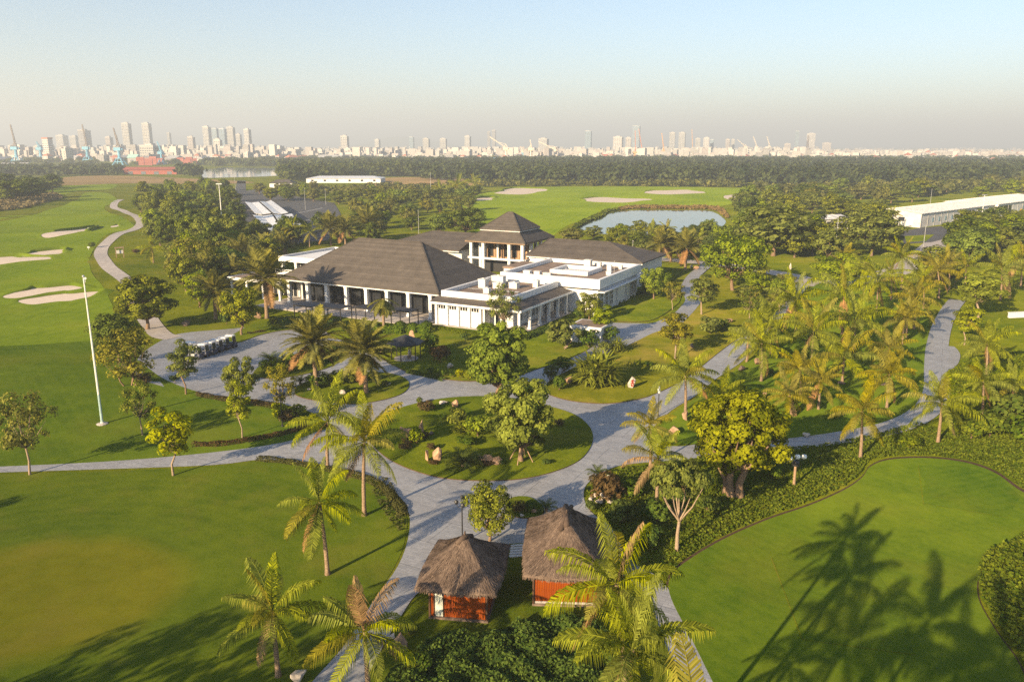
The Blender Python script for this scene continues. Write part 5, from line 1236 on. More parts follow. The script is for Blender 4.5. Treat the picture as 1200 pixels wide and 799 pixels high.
# ------------------------------------------------------------------ boulders
ROCK = []
for k in range(6):
    bm_ = __import__('bmesh').new(); __import__('bmesh').ops.create_icosphere(bm_, subdivisions=3, radius=.5); g = rs(700 + k); N_ = g.normal(size=(11, 3)); N_ = unit(N_); D_ = g.uniform(.20, .40, 11)
    for v in bm_.verts:
        c = np.array(v.co)
        for n_, d_ in zip(N_, D_):
            q = float(c @ n_) - d_
            if q > 0: c = c - n_ * q * .99
        v.co = Vector(c + g.normal(0, .006, 3))
    me = bpy.data.meshes.new('boulder'); bm_.to_mesh(me); bm_.free(); me.materials.append(M['stone']); ROCK.append(me)
def rock(x, y, wpx, hpx, mat='stone', seed=0, label=None, adj='', dz=.06, name='boulder', inscr=False):
    p = at(x, y); s = scale_at(p); w, h = wpx * s * 1.0, hpx * s * 1.02; g = random.Random(seed + int(x * 3 + y))
    o = link(name, ROCK[g.randrange(6)], None, (p.x, p.y, p.z + h * .40 + dz), (g.uniform(-.15, .15), g.uniform(-.15, .15), g.uniform(0, 6)), (w, w * g.uniform(.7, 1.0), h), M[mat])
    tag(o, label, 'boulder'); 
    if not label: reg(o, 'boulder', adj)
    return o
rock(500, 541, 9, 20, label='slender upright boulder beside the pointed boulder on the island'); rock(512, 541, 14, 22, label='pointed orange boulder at the near rim of the island')
rock(570, 543, 20, 14, adj='broad tan'); rock(583, 544, 15, 11, adj='tan'); rock(563, 541, 9, 9, adj='tan')
rock(494, 514, 10, 26, label='tall standing stone in the planted clump of the island'); rock(477, 513, 14, 16, adj='tan'); rock(472, 508, 8, 10, adj='tan'); rock(480, 518, 9, 9, adj='tan'); rock(505, 510, 8, 6, 'stone3', adj='dark')
rock(533, 478, 10, 12, label='upright tan stone with a reddish face at the far rim of the island'); rock(520, 474, 12, 5, 'stone2', adj='flat white')
rock(423, 452, 7, 14, label='upright stone beside the date palm on the small island'); rock(402, 462, 9, 6, 'stone2', adj='pale'); rock(363, 458, 7, 4, 'stone2', adj='pale'); rock(455, 451, 8, 3, 'stone2', adj='flat pale')
rock(483, 399, 9, 14, label='tall orange boulder behind the gazebo roof'); rock(469, 402, 5, 8, 'stone2', adj='pale'); rock(528, 432, 9, 9, 'stone2', label='whitish boulder above the clipped bush row'); rock(553, 391, 4, 3, 'stone2', adj='tiny pale')
rock(666, 449, 13, 10, label='squarish rock at the tip of the dry lawn'); rock(740, 455, 10, 16, 'stone2', label='upright white stone with red carved marks on the dry lawn')
p = at(740, 455); s = scale_at(p)
for dx, dz_, w_, h_ in ((-.1, 1.5, .36, .1), (.02, 1.25, .1, .42), (-.14, 1.0, .3, .08), (.16, 1.12, .08, .3)):
    pass
rock(811, 409, 7, 9, 'stone3', adj='dark'); rock(853, 378, 12, 6, adj='reddish'); rock(869, 435, 12, 8, 'stone3', adj='dark oval'); rock(803, 494, 13, 16, label='tan boulder at the foot of the roadside coconut palm'); rock(789, 508, 16, 10, adj='tan'); rock(863, 388, 8, 5, 'stone3', adj='dark')
rock(887, 428, 12, 10, adj='tan'); rock(853, 474, 6, 5, adj='tan'); rock(895, 466, 8, 9, adj='tan'); rock(945, 512, 10, 7, 'stone2', adj='pale'); rock(1037, 452, 14, 4, 'stone3', adj='low dark'); rock(985, 450, 14, 4, 'stone3', adj='low dark')
for k, (x, y, w) in enumerate(((693, 588, 9), (702, 590, 10), (711, 586, 10), (706, 583, 8), (715, 591, 8), (697, 584, 7))): rock(x, y, w, 7, 'stone2', seed=k, adj='small white')
rock(470, 762, 24, 26, label='large warm boulder beside the lower path'); rock(458, 750, 14, 8, 'stone2', adj='flat white'); rock(349, 800, 26, 22, 'stone2', label='smooth pale boulder under the lower coconut palm')
rock(218, 382, 11, 8, 'stone3', adj='dark'); rock(302, 374, 9, 10, label='reddish stone beside the tall date palm'); rock(626, 602, 8, 8, adj='tan'); rock(612, 606, 6, 5, 'stone2', adj='pale'); rock(815, 316, 9, 5, adj='tan'); rock(810, 314, 6, 4, 'stone2', adj='pale'); rock(926, 316, 4, 9, 'stone2', label='slim pale standing stone beyond the back road')
rock(875, 285, 0.1 + 18, 4, 'stone', adj='long tan')
# carved red marks on the upright white stone
mk = [o for o in bpy.data.objects if o.get('label', '').startswith('upright white stone')][0]
b = MB(); sx, sy, sz = mk.scale
for (x0, x1, z0, z1) in ((-.16, .16, .18, .23), (-.02, .03, -.02, .3), (-.17, .1, .04, .08), (.08, .13, -.12, .1), (-.12, -.07, -.2, -.02), (-.1, .14, -.2, -.16)):
    b.box(mk.location.x + x0 * sx * 1.1, mk.location.x + x1 * sx * 1.1, mk.location.y - sy * .48, mk.location.y - sy * .36, mk.location.z + z0 * sz, mk.location.z + z1 * sz)
me = b.me('carved_mark', M['redpaint']); mo = bpy.data.objects.new('carved_mark', me); COL.objects.link(mo); mo.parent = mk; bpy.context.view_layer.update(); mo.matrix_parent_inverse = mk.matrix_world.inverted()
# ------------------------------------------------------------------ lamps and poles
def twin_lamp(x, y, top, label, globes='glow', arms=2):
    p = at(x, y); h = px_height(p, top); t = empty('lamp_post', p, RND.uniform(0, 3), label, 'lamp post', 'black garden lamp posts')
    MB().lathe([(.16, -.1), (.16, .1), (.09, .2), (.06, .5), (.045, h * .8), (.035, h)], 8).obj('pole', M['dark'], t)
    b = MB()
    for k in range(arms):
        a = k * 2 * math.pi / arms; e = Vector((.45 * math.cos(a), .45 * math.sin(a), h * .86))
        b.tube([(0, 0, h * .80), (e.x * .6, e.y * .6, h * .79), e], [.025, .025, .02], 5)
        MB().lathe([(.0, 0), (.1, .02), (.17, .14), (.17, .2), (.1, .32), (0, .36)], 8).obj('globe', M[globes], t, (e.x, e.y, e.z))
    b.obj('bracket', M['dark'], t); MB().lathe([(.0, 0), (.08, .02), (.13, .16), (.1, .28), (0, .34)], 8).obj('globe', M[globes], t, (0, 0, h - .02))
    return t
twin_lamp(542, 636, 584, 'black multi-lantern lamp post behind the smaller hut', 'dark', 3); twin_lamp(331, 500, 458, 'black lamp post beside the wispy grey-green tree', 'dark', 3); twin_lamp(771, 488, 455, 'black lamp post with white lights by the diagonal road', 'glow')
twin_lamp(712, 586, 560, 'small lamp in the dark bed above the white stones', 'glow', 1)
def path_light(x, y, top, label):
    p = at(x, y); h = px_height(p, top); t = empty('garden_light', p, .4, label, 'garden light')
    MB().lathe([(.13, -.1), (.11, h * .7), (.11, h * .72)], 8).obj('stump', M['timber'], t)
    MB().lathe([(.3, 0), (.34, .3), (.2, .5), (0, .52)], 8).obj('lamp_box', M['dark'], t, (0, 0, h * .68))
    for k, (dx, dy) in enumerate(((-.7, .0), (.25, .1), (.8, -.1))):
        MB().tube([(0, 0, h * .8), (dx, dy, h * .85)], [.03, .03], 5).obj('arm', M['dark'], t); MB().lathe([(0, 0), (.18, .04), (.26, .2), (.2, .38), (0, .44)], 10).obj('globe', M['glow'], t, (dx, dy, h * .85), smooth=True)
path_light(930, 571, 533, 'garden light with white globes on a short stump beside the golden fig')
def street_lamp(x, y, top, label, arm=2.2, az=0.0, mat='steel', curved=True):
    p = at(x, y); h = px_height(p, top); t = empty('street_lamp', p, az, label, 'street lamp')
    MB().lathe([(.22, -.1), (.22, .3), (.12, .35), (.07, h - .6)], 8).obj('pole', M[mat], t)
    MB().tube([(0, 0, h - .65), (.15, 0, h - .2), (arm * .5, 0, h + .05), (arm, 0, h)], [.06, .06, .05, .045], 6).obj('arm', M[mat], t)
    MB().box(arm - .1, arm + .7, -.14, .14, h - .06, h + .08).obj('lamp_head', M['white2'], t)
street_lamp(978, 302, 254, 'curved-arm street lamp before the big round olive tree', 2.2, R(180)); street_lamp(1080, 306, 262, 'curved-arm street lamp beside the access road bend', 2.4, R(180)); 
def mast(x, y, top, name, label, cat, r=.14, mat='pole', head=None):
    p = at(x, y); h = px_height(p, top); t = empty(name, p, 0, label, cat)
    MB().lathe([(r * 1.6, -.1), (r * 1.6, .25), (r, .3), (r * .8, h * .5), (r * .5, h)], 8).obj('pole', M[mat], t)
    if head == 'lights':
        MB().box(-.9, .9, -.12, .12, h - .05, h + .25).obj('floodlight_bar', M['steel'], t)
    else: MB().lathe([(r * .6, 0), (r * 1.1, .06), (r * .9, .2), (0, .26)], 8).obj('finial', M['steel'], t, (0, 0, h))
    return t
fp = mast(120, 497, 325, 'flagpole', 'tall pale flagpole without a flag on the lawn beside the fairway', 'flagpole', .13)
MB().lathe([(.6, -.05), (.6, .1), (.35, .18), (0, .18)], 12).obj('base', M['concrete'], fp)
MB().lathe([(.15, .3), (.125, 3.4)], 8).obj('lower_sleeve', M['bluepole'], fp)
mast(262, 280, 216, 'floodlight_mast', 'tall pale mast in front of the wood beside the car park', 'mast', .2, 'pole', 'lights'); mast(1148, 272, 229, 'floodlight_mast', 'pale mast before the end of the long factory shed', 'mast', .18, 'pole', 'lights')
mast(491, 282, 247, 'light_pole', 'thin pole behind the west wing roof', 'pole', .09, 'steel'); mast(358, 246, 221, 'light_pole', 'thin pole at the far side of the car park', 'pole', .1, 'steel'); mast(382, 240, 222, 'light_pole', 'thin pole beside the painted parking lines', 'pole', .1, 'steel'); mast(741, 305, 283, 'light_pole', 'thin pole beside the pond behind the east wing', 'pole', .09, 'steel'); mast(505, 232, 203, 'light_pole', 'thin pole in the far trees beyond the hall', 'pole', .12, 'steel'); mast(874, 235, 221, 'light_pole', 'thin pole between pond and bright wood', 'pole', .09, 'steel'); mast(1090, 240, 222, 'light_pole', 'thin pole behind the factory roof', 'pole', .12, 'steel'); mast(276, 222, 207, 'light_pole', 'thin pole by the river bank', 'pole', .14, 'steel')
# ------------------------------------------------------------------ golf carts
def cart_parts():
    b = {}
    b['body'] = MB().box(-1.1, .95, -.46, .46, .28, .55).box(.5, 1.0, -.43, .43, .55, .82).box(-1.12, -.75, -.43, .43, .55, .75).me('cart_body', M['blackfab'])
    b['roof'] = MB().box(-.85, .7, -.47, .47, 1.78, 1.86).box(-.75, .6, -.4, .4, 1.863, 1.9).me('cart_roof', M['white'])
    b['seat'] = MB().box(-.45, .1, -.43, .43, .55, .78).box(-.55, -.42, -.43, .43, .782, 1.2).me('cart_seat', M['white2'])
    b['windscreen'] = MB().face([(.8, -.42, .85), (.8, .42, .85), (.66, .42, 1.7), (.66, -.42, 1.7)]).face([(.78, -.42, .85), (.64, -.42, 1.7), (.64, .42, 1.7), (.78, .42, .85)]).me('cart_windscreen', M['glass'])
    q = MB()
    for x, y in ((.76, .42), (.76, -.42), (-.8, .42), (-.8, -.42)): q.bar((x, y, .5), (x * .88, y, 1.78), .045)
    b['frame'] = q.me('cart_frame', M['steel'])
    w = MB()
    w.tube([(0, -.09, 0), (0, .09, 0)], [.23, .23], 12); b['wheel'] = w.me('cart_wheel', M['tyre'])
    b['steering'] = MB().tube([(.6, .25, .8), (.38, .25, 1.05)], [.02, .02], 5).tube([(.36, .25, 1.07), (.33, .25, 1.03)], [.15, .15], 8).me('steering_wheel', M['dark'])
    b['bag'] = MB().tube([(-1.0, .2, .76), (-1.12, .2, 1.5)], [.14, .17], 8).tube([(-1.0, -.2, .76), (-1.12, -.2, 1.45)], [.14, .17], 8).me('golf_bag', M['redpaint'])
    return b
CART = cart_parts()
def cart(p, rz, label, group=None):
    t = empty('golf_cart', p, rz, label, 'golf cart', group)
    for k, nm in (('body', 'body'), ('roof', 'roof'), ('seat', 'seat'), ('windscreen', 'windscreen'), ('frame', 'roof_frame'), ('steering', 'steering_wheel')): link(nm, CART[k], t)
    for x in (.72, -.78):
        for y in (.42, -.42): link('wheel', CART['wheel'], t, (x, y, .23))
    return t
A, B = at(234, 423), at(282, 406.5); nC = 6
ORD = ['first golf cart of the parked row, at the tree end', 'second golf cart of the parked row from the tree end', 'third golf cart of the parked row from the tree end', 'fourth golf cart of the parked row from the tree end', 'fifth golf cart of the parked row from the tree end', 'last golf cart of the parked row, beside the verge']
rz_c = math.atan2(B.y - A.y, B.x - A.x) - math.pi / 2
for k in range(nC):
    q = A.lerp(B, (k + .5) / nC); cart(Vector((q.x, q.y, q.z + .06)) - Vector((math.cos(rz_c), math.sin(rz_c), 0)) * 1.2, rz_c, ORD[k], 'golf carts parked in a row on the plaza')
bk = A.lerp(B, .3) - Vector((math.cos(rz_c), math.sin(rz_c), 0)) * 3.6; cart(Vector((bk.x, bk.y, bk.z + .06)), rz_c + math.pi, 'lone golf cart parked behind the row with its back to them')
p = at(699, 379); cart(Vector((p.x, p.y, .06)), R(70), 'white-roofed golf cart half hidden by the small bright tree at the garage')
# small things on the fairway
def marker(x, y, top, label):
    p = at(x, y); h = px_height(p, top); t = empty('course_marker', p, .3, label, 'marker'); MB().box(-.05, .05, -.05, .05, -.1, h * .6).obj('post', M['white2'], t); MB().box(-.3, .3, -.05, .05, h * .6 + .002, h).obj('board', M['white'], t)
marker(100, 331, 325, 'white marker board at the fairway edge above the cart path'); marker(104, 293, 289, 'white marker beside a dark bush on the fairway'); marker(104, 270, 267, 'white marker at the tip of the first bunker'); marker(43, 239, 236, 'white marker by the reed basin')
p = at(141, 302); tb = empty('tee_stand', p, .5, 'timber tee stand with a small roof beside the cart path', 'stand')
for x in (-.9, .9):
    for y in (-.5, .5): MB().box(x - .07, x + .07, y - .07, y + .07, -.1, 2.6).obj('post', M['timber'], tb)
MB().box(-1.1, 1.1, -.7, .7, 2.602, 2.75).obj('roof', M['timber'], tb); MB().box(-.8, .8, -.06, .06, 1.1, 2.0).obj('board', M['white2'], tb)
p = at(1191, 372); sl = MB().box(-1.6, 1.6, -.25, .25, 0, .9).box(-1.7, 1.7, -.3, .3, .902, 1.0).obj('low_wall', M['white'], None, p, .2); tag(sl, 'short white wall on the lawn beyond the tall yellow-green tree', 'wall')
# ------------------------------------------------------------------ forest that reads as one mass
def forest(name, poly, dens, hr, wr, mat, seed, label, q=46, nmax=4000, inner=False):
    g = rs(seed); P = np.array([(p.x, p.y) for p in (at(a, b) for a, b in poly)]) if not inner else np.array(poly); lo, hi = P.min(0), P.max(0)
    n = int((hi - lo).prod() * dens); c = g.uniform(lo, hi, (n, 2)); c = c[inside(c, P)]
    if len(c) > nmax: c = c[np.argsort(c[:, 1])[:nmax]] if False else c[g.choice(len(c), nmax, replace=False)]
    n = len(c); h = g.uniform(*hr, n); w = g.uniform(*wr, n); tt = g.normal(0, .24, n)
    d = unit(g.normal(size=(n, q, 3)).reshape(-1, 3)).reshape(n, q, 3); d[..., 2] = np.where(d[..., 2] < -.5, -d[..., 2], d[..., 2])
    r = 1 - .35 * g.random((n, q, 1)) ** 1.5
    wob = 1 + .28 * np.sin(d[..., 0:1] * 4 + tt[:, None, None] * 30) * np.cos(d[..., 1:2] * 5 + tt[:, None, None] * 50)
    p = d * r * wob * np.stack([w / 2, w / 2, h * .5], -1)[:, None, :]
    p[..., 0] += c[:, 0:1]; p[..., 1] += c[:, 1:2]; p[..., 2] += (h * .52)[:, None]
    nr = d * .8 + g.normal(size=d.shape) * .4 + np.array([0, 0, .3])
    sz = (w[:, None] * .24 * g.uniform(.7, 1.3, (n, q))).ravel()
    V, F = leaf_arrays(p.reshape(-1, 3), nr.reshape(-1, 3), sz, g, 1.25)
    tone = np.clip(np.repeat(tt, q) + g.normal(.5, .14, n * q), 0, 1)
    return tag(link(name, mesh_np(name, V, F, M[mat], tone)), label, None, None, 'stuff')
forest('forest', [(556, 216), (640, 217), (760, 217.5), (850, 217), (930, 219), (1060, 222), (1210, 217), (1210, 197), (900, 193), (600, 193), (470, 198), (480, 210)], .022, (8, 14), (7, 12), 'forest', 41, 'dark belt of forest stretching behind the golf course', 60, 5200)
forest('forest', [(330, 215), (420, 208), (520, 207), (520, 196), (420, 195), (328, 196)], .012, (8, 13), (8, 14), 'forest', 42, 'dark forest on the far river bank', 46, 1200)
forest('forest', [(-60, 206), (-60, 199), (100, 199.5), (142, 201), (142, 206), (60, 207)], .006, (6, 9), (9, 14), 'forest', 43, 'strip of dark trees before the port cranes', 46, 1100)
forest('forest', [(209, 207.5), (211, 202.5), (234, 202.5), (235, 208.5)], .012, (7, 11), (9, 14), 'forest', 50, 'clump of dark trees between red shed and river', 46, 300)
forest('forest', [(240, 195.5), (320, 196), (360, 193), (520, 191), (700, 190), (980, 190), (1230, 190), (1230, 187), (700, 187.5), (300, 188), (240, 191)], .0022, (6, 10), (12, 24), 'forest', 44, 'hazy line of trees before the city', 40, 1800)
forest('forest', [(-160, 196), (240, 195), (700, 188), (1400, 188), (1500, 180), (-300, 180)], .001, (5, 9), (12, 22), 'forest', 48, 'tree clumps scattered through the low city', 34, 2400)
forest('scrub', [(556, 219.5), (700, 218.5), (850, 219.5), (930, 223), (960, 227), (930, 222), (850, 217), (700, 216), (556, 217)], .03, (2.5, 5), (4, 8), 'forest2', 45, 'yellowish scrub along the foot of the dark forest', 34, 900)
forest('scrub', [(330, 226), (445, 219), (560, 221), (560, 229), (450, 230), (340, 233)], .012, (2, 4.5), (4, 8), 'forest2', 46, 'yellowish scrub beyond the car park', 34, 700)
forest('scrub', [(870, 236), (905, 230), (960, 224), (1080, 222), (1210, 214), (1210, 224), (1080, 230), (960, 236), (880, 246)], .014, (4, 8), (6, 11), 'forest2', 47, 'bright undergrowth between the trees behind the factories', 34, 1200)
# ------------------------------------------------------------------ the city
def m_facade(name, c1, c2, win=(.16, .17, .19)):
    t = NT(name); r = t.add('ShaderNodeObjectInfo').outputs['Random']
    n = t.noise(.02, t.pos(), 3)
    return t.done(t.pr(t.mix(t.math('ADD', t.math('MULTIPLY', n, .3), t.math('MULTIPLY', r, .7)), c1, c2), .8, .2))
M['cream'] = m_facade('cream_render', (.33, .33, .325), (.42, .42, .415)); M['grey'] = m_facade('grey_render', (.24, .24, .25), (.36, .35, .34)); M['pink'] = m_facade('pink_render', (.32, .295, .285), (.41, .38, .37))
M['whitec'] = m_facade('white_render', (.42, .40, .38), (.54, .52, .50)); M['bluec'] = m_facade('blue_render', (.18, .26, .34), (.26, .34, .40))
M['tileroof'] = m_facade('red_tile_roof', (.34, .12, .08), (.46, .20, .14)); M['greyroof'] = m_facade('grey_tin_roof', (.28, .30, .33), (.42, .42, .42)); M['bluetin'] = m_facade('blue_tin_roof', (.12, .28, .42), (.2, .4, .5))
M['cranewhite'] = m_plain('cranewhite_paint', (.70, .62, .50), .5, .3, .1, .5); M['craneblue'] = m_plain('crane_blue_paint', (.16, .40, .58), .5, .3, .1, .5); M['cranered'] = m_plain('crane_red_paint', (.50, .20, .12), .5, .3, .1, .5); M['craneorange'] = m_plain('crane_orange_paint', (.62, .34, .12), .5, .3, .1, .5); M['dimsteel'] = m_plain('dim_steel', (.22, .2, .2), .6, .3, .1, .5)
M['contred'] = m_facade('container_red', (.26, .07, .055), (.36, .14, .11)); M['contmix'] = m_facade('container_mixed', (.10, .17, .26), (.42, .20, .10)); M['winc'] = m_plain('far_window', (.10, .12, .15), .3, .5, .2, .3)
def place(px, top, y):
    """ground point on picture column px, y metres away, and the height that shows in row top"""
    p = Vector(((px - 600) / FOC * (y * CP + CAM_H * SP), y, 0)); return p, px_height(p, top)
CITY = []
def tower(px, top, wpx, y, mat, label, roof=None, depth=1.0, cap=True, wide=None, glass='winc'):
    p, h = place(px, top, y); w = wpx * scale_at(p) * .8; d = w * .65 * depth; rz = R(RND.uniform(-24, -12))
    t = empty('tower_block', p, rz, label, 'building')
    box_obj('wall', M[mat], t, -w / 2, w / 2, -d / 2, d / 2, -.5, h)
    b = MB(); nf = max(4, int(h / 4)); nc = max(3, int(w / 5))
    for f in range(1, nf):
        z = h * f / nf
        for k in range(nc):
            x = -w / 2 + w * (k + .5) / nc; b.box(x - w / nc * .3, x + w / nc * .3, -d / 2 - .25, -d / 2 - .01, z - 1, z + .7)
            b.box(w / 2 + .01, w / 2 + .25, (x / w) * d - d / nc * .3, (x / w) * d + d / nc * .3, z - 1, z + .7)
    b.obj('window_grid', M[glass], t)['kind'] = 'stuff'
    if roof: box_obj('roof', M[roof], t, -w / 2 - .6, w / 2 + .6, -d / 2 - .6, d / 2 + .6, h + .01, h + 3)
    elif cap: box_obj('plant_room', M[mat], t, -w * .25, w * .25, -d * .25, d * .25, h + .01, h + 4); box_obj('parapet', M['whitec'], t, -w / 2 - .3, w / 2 + .3, -d / 2 - .3, -d / 2 + .3, h + .01, h + 1.4)
    CITY.append((p.x, p.y, w)); return t
TW = [(152, 145, 11, 2300, 'cream', 'western of two twin cream towers over the port'), (175.5, 145, 11, 2320, 'cream', 'eastern of two twin cream towers over the port'), (102, 153, 15, 2500, 'grey', 'pale grey slab tower behind a blue crane'), (58.5, 163, 12, 1700, 'whitec', 'white hotel block with an orange roof', 'tileroof'),
  (178, 171, 25, 1500, 'cream', 'wide cream block with many windows behind the port cranes'), (245, 149, 10, 2500, 'cream', 'cream tower leading the cluster of high-rises'), (254.5, 151, 8, 2550, 'bluec', 'first blue glass tower beside the leading cream tower'), (263.5, 151.5, 9, 2600, 'bluec', 'second blue glass tower in the high-rise cluster'), (273, 149.5, 10, 2540, 'cream', 'cream tower behind the blue glass towers'), (281.5, 158, 7, 2400, 'cream', 'lower cream tower between two taller ones'), (292, 152, 9, 2350, 'cream', 'slender cream tower ending the high-rise cluster'),
  (405, 160, 10, 2300, 'cream', 'lone cream tower above the low city'), (257, 164, 10, 2000, 'whitec', 'white block at the foot of the high-rise cluster'), (226, 161, 9, 2300, 'pink', 'pinkish block west of the high-rise cluster'), (130, 161, 9, 2700, 'pink', 'hazy pinkish block between slab tower and twins'), (75, 159, 14, 2900, 'cream', 'hazy cream block right behind the hotel'), (90, 160, 12, 2900, 'cream', 'hazy cream block beside the grey slab tower'),
  (483, 161, 6, 2900, 'bluec', 'dark bluish block in the middle of the skyline'), (500, 163, 9, 2800, 'cream', 'cream block beside the dark bluish block'), (520, 163, 9, 2900, 'cream', 'second cream block east of the dark bluish block'), (443, 164, 7, 2900, 'cream', 'small cream block above the far forest edge'), (548.5, 160, 8, 2800, 'cream', 'cream block before the pale twin spires'), (579, 153, 5, 3600, 'grey', 'thin grey tower behind the white boom'), (573, 155, 4, 3700, 'grey', 'thin pale tower beside the thin grey tower'), (637, 163, 13, 2600, 'cream', 'cream block between the white port cranes'),
  (689, 154, 9, 2900, 'bluec', 'pale blue tower standing alone in the middle'), (724, 161, 13, 2700, 'whitec', 'white block east of the pale blue tower'), (736, 162, 8, 2800, 'whitec', 'narrow white block beside the wide white block'), (745, 148, 10, 3400, 'bluec', 'tallest hazy blue tower behind orange cranes'), (787, 156, 8, 3000, 'cream', 'cream tower between the orange cranes'), (798.5, 156, 9, 3000, 'cream', 'cream tower west of the tall orange crane'), (817, 163, 7, 2900, 'cream', 'small cream block beside the tall orange crane'), (827, 162, 8, 2800, 'whitec', 'white tower with a blue neighbour'), (833.5, 164, 5, 2850, 'bluec', 'small blue tower leaning on the white tower'), (852, 164, 6, 2900, 'pink', 'pink block west of the pale ship cranes'), (858, 164, 5, 2950, 'cream', 'cream block west of the pale ship cranes'),
  (932.5, 154, 5, 3600, 'bluec', 'slender dark blue tower at the eastern skyline'), (949, 157, 12, 3700, 'whitec', 'pale wide tower at the eastern skyline'), (922, 169, 9, 3000, 'pink', 'pinkish block under the slender dark blue tower'), (968, 168, 12, 3300, 'pink', 'pinkish block east of the pale wide tower'), (200, 156, 5, 3500, 'grey', 'thin dim tower west of the high-rise cluster')]
for tw in TW: tower(*tw[:6], roof=tw[6] if len(tw) > 6 else None)
# low houses: shared meshes, each house an object
HOUSE = []
for k, (w, d, h, rf, wm) in enumerate(((14, 12, 10, 'flat', 'cream'), (9, 16, 13, 'flat', 'whitec'), (20, 14, 8, 'hip', 'cream'), (12, 12, 16, 'flat', 'pink'), (26, 14, 7, 'gable', 'whitec'), (10, 12, 12, 'hip', 'pink'), (34, 18, 7, 'gable', 'grey'), (16, 12, 20, 'flat', 'whitec'), (12, 14, 11, 'hip', 'whitec'), (18, 12, 14, 'flat', 'grey'))):
    b = MB().box(-w / 2, w / 2, -d / 2, d / 2, -.3, h)
    for f in range(max(1, int(h / 3.4))):
        z = 1.2 + 3.4 * f
        for j in range(max(2, int(w / 4))):
            x = -w / 2 + w * (j + .5) / max(2, int(w / 4)); b.box(x - .8, x + .8, -d / 2 - .12, -d / 2 - .01, z, z + 1.5, 1); 
        for j in range(2):
            y = -d / 4 + d / 2 * j; b.box(w / 2 + .01, w / 2 + .12, y - .8, y + .8, z, z + 1.5, 1); b.box(-w / 2 - .12, -w / 2 - .01, y - .8, y + .8, z, z + 1.5, 1)
    e = [(-w / 2 - .5, -d / 2 - .5, h + .02), (w / 2 + .5, -d / 2 - .5, h + .02), (w / 2 + .5, d / 2 + .5, h + .02), (-w / 2 - .5, d / 2 + .5, h + .02)]
    if rf == 'flat':
        b.box(-w / 2, w / 2, -d / 2, -d / 2 + .3, h + .01, h + 1).box(-w * .2, w * .15, -d * .2, d * .2, h + .01, h + 3); b.lathe([(1, h + .02), (1, h + 2.5), (0, h + 2.6)], 8, 3, (w * .3, d * .2))
    else:
        o = d * .35 if rf == 'hip' else 0; P, Q = (-w / 2 + o, 0, h + d * .28), (w / 2 - o, 0, h + d * .28)
        b.face([e[0], e[1], Q, P], 2).face([e[1], e[2], Q], 2).face([e[2], e[3], P, Q], 2).face([e[3], e[0], P], 2).face([e[3], e[2], e[1], e[0]], 2)
    HOUSE.append((b.me('house', [M[wm], M['winc'], M['tileroof' if k in (2, 5, 8) else 'greyroof'], M['steel']]), {'cream': 'cream', 'whitec': 'white', 'pink': 'pinkish', 'grey': 'grey'}[wm], {'flat': 'flat-roofed', 'hip': 'red-roofed', 'gable': 'tin-roofed'}[rf]))
def houses(n, px0, px1, y0, y1, s0, s1, seed, thing=True, kinds=None):
    g = random.Random(seed); got = []; stuffV = []
    tries = 0
    while len(got) < n and tries < n * 40:
        tries += 1; px = g.uniform(px0, px1); y = 1 / g.uniform(1 / y1, 1 / y0); x = (px - 600) / FOC * (y * CP + CAM_H * SP)
        if any(abs(x - a) < 15 + w / 2 and abs(y - b) < 30 for a, b, w in CITY): continue
        me, c, rf = HOUSE[g.choice(kinds) if kinds else g.randrange(len(HOUSE))]; s = g.uniform(s0, s1); got.append(1); CITY.append((x, y, 16 * s))
        o = link('city_house', me, None, (x, y, 0), (0, 0, R(g.uniform(-40, 10)) + g.choice((0, 0, math.pi / 2))), (s, s, s * g.uniform(.8, 1.25)))
        tag(o, None, 'house', 'low houses of the hazy city'); reg(o, rf + ' ' + c + ' house', '')
houses(120, -20, 330, 1450, 3000, .6, 1.15, 1)
houses(60, 330, 620, 1500, 3000, .6, 1.1, 2)
houses(55, 620, 940, 1700, 3200, .6, 1.1, 3)
houses(60, 930, 1220, 1500, 3800, .6, 1.0, 4, kinds=[0, 2, 4, 5, 6, 8, 8])
def house_mass():
    g = random.Random(9); V, F, mi = [], [], []; n = 0
    for _ in range(8000):
        px = g.uniform(-60, 1260); y = 1 / g.uniform(1 / 6500, 1 / 1700); x = (px - 600) / FOC * (y * CP + CAM_H * SP); w, d, h = g.uniform(6, 17), g.uniform(6, 12), g.choice((6, 7, 8, 10, 12, 14, 20)) * g.uniform(.8, 1.4) * (1.0 if px < 960 else .7) * (1.2 if px < 330 else 1.0); a = R(g.uniform(-40, 10)); m = g.choice((0, 0, 1, 1, 2, 3)); ca, sa = math.cos(a), math.sin(a)
        q = [(x + u * ca - v * sa, y + u * sa + v * ca) for u, v in ((-w / 2, -d / 2), (w / 2, -d / 2), (w / 2, d / 2), (-w / 2, d / 2))]
        V += [(u, v, -.3) for u, v in q] + [(u, v, h) for u, v in q]
        F += [(n + 4, n + 5, n + 6, n + 7), (n, n + 1, n + 5, n + 4), (n + 1, n + 2, n + 6, n + 5), (n + 2, n + 3, n + 7, n + 6), (n + 3, n, n + 4, n + 7)]; mi += [g.choice((4, 5, 3, 1, 4)), m, m, m, m]; n += 8
    o = link('city_houses_mass', mesh_np('far_city', V, F, [M['cream'], M['whitec'], M['pink'], M['grey'], M['tileroof'], M['greyroof']], mi=mi)); o.name = 'far_city'
    tag(o, 'far low city dissolving into the haze', None, None, 'stuff')
house_mass()
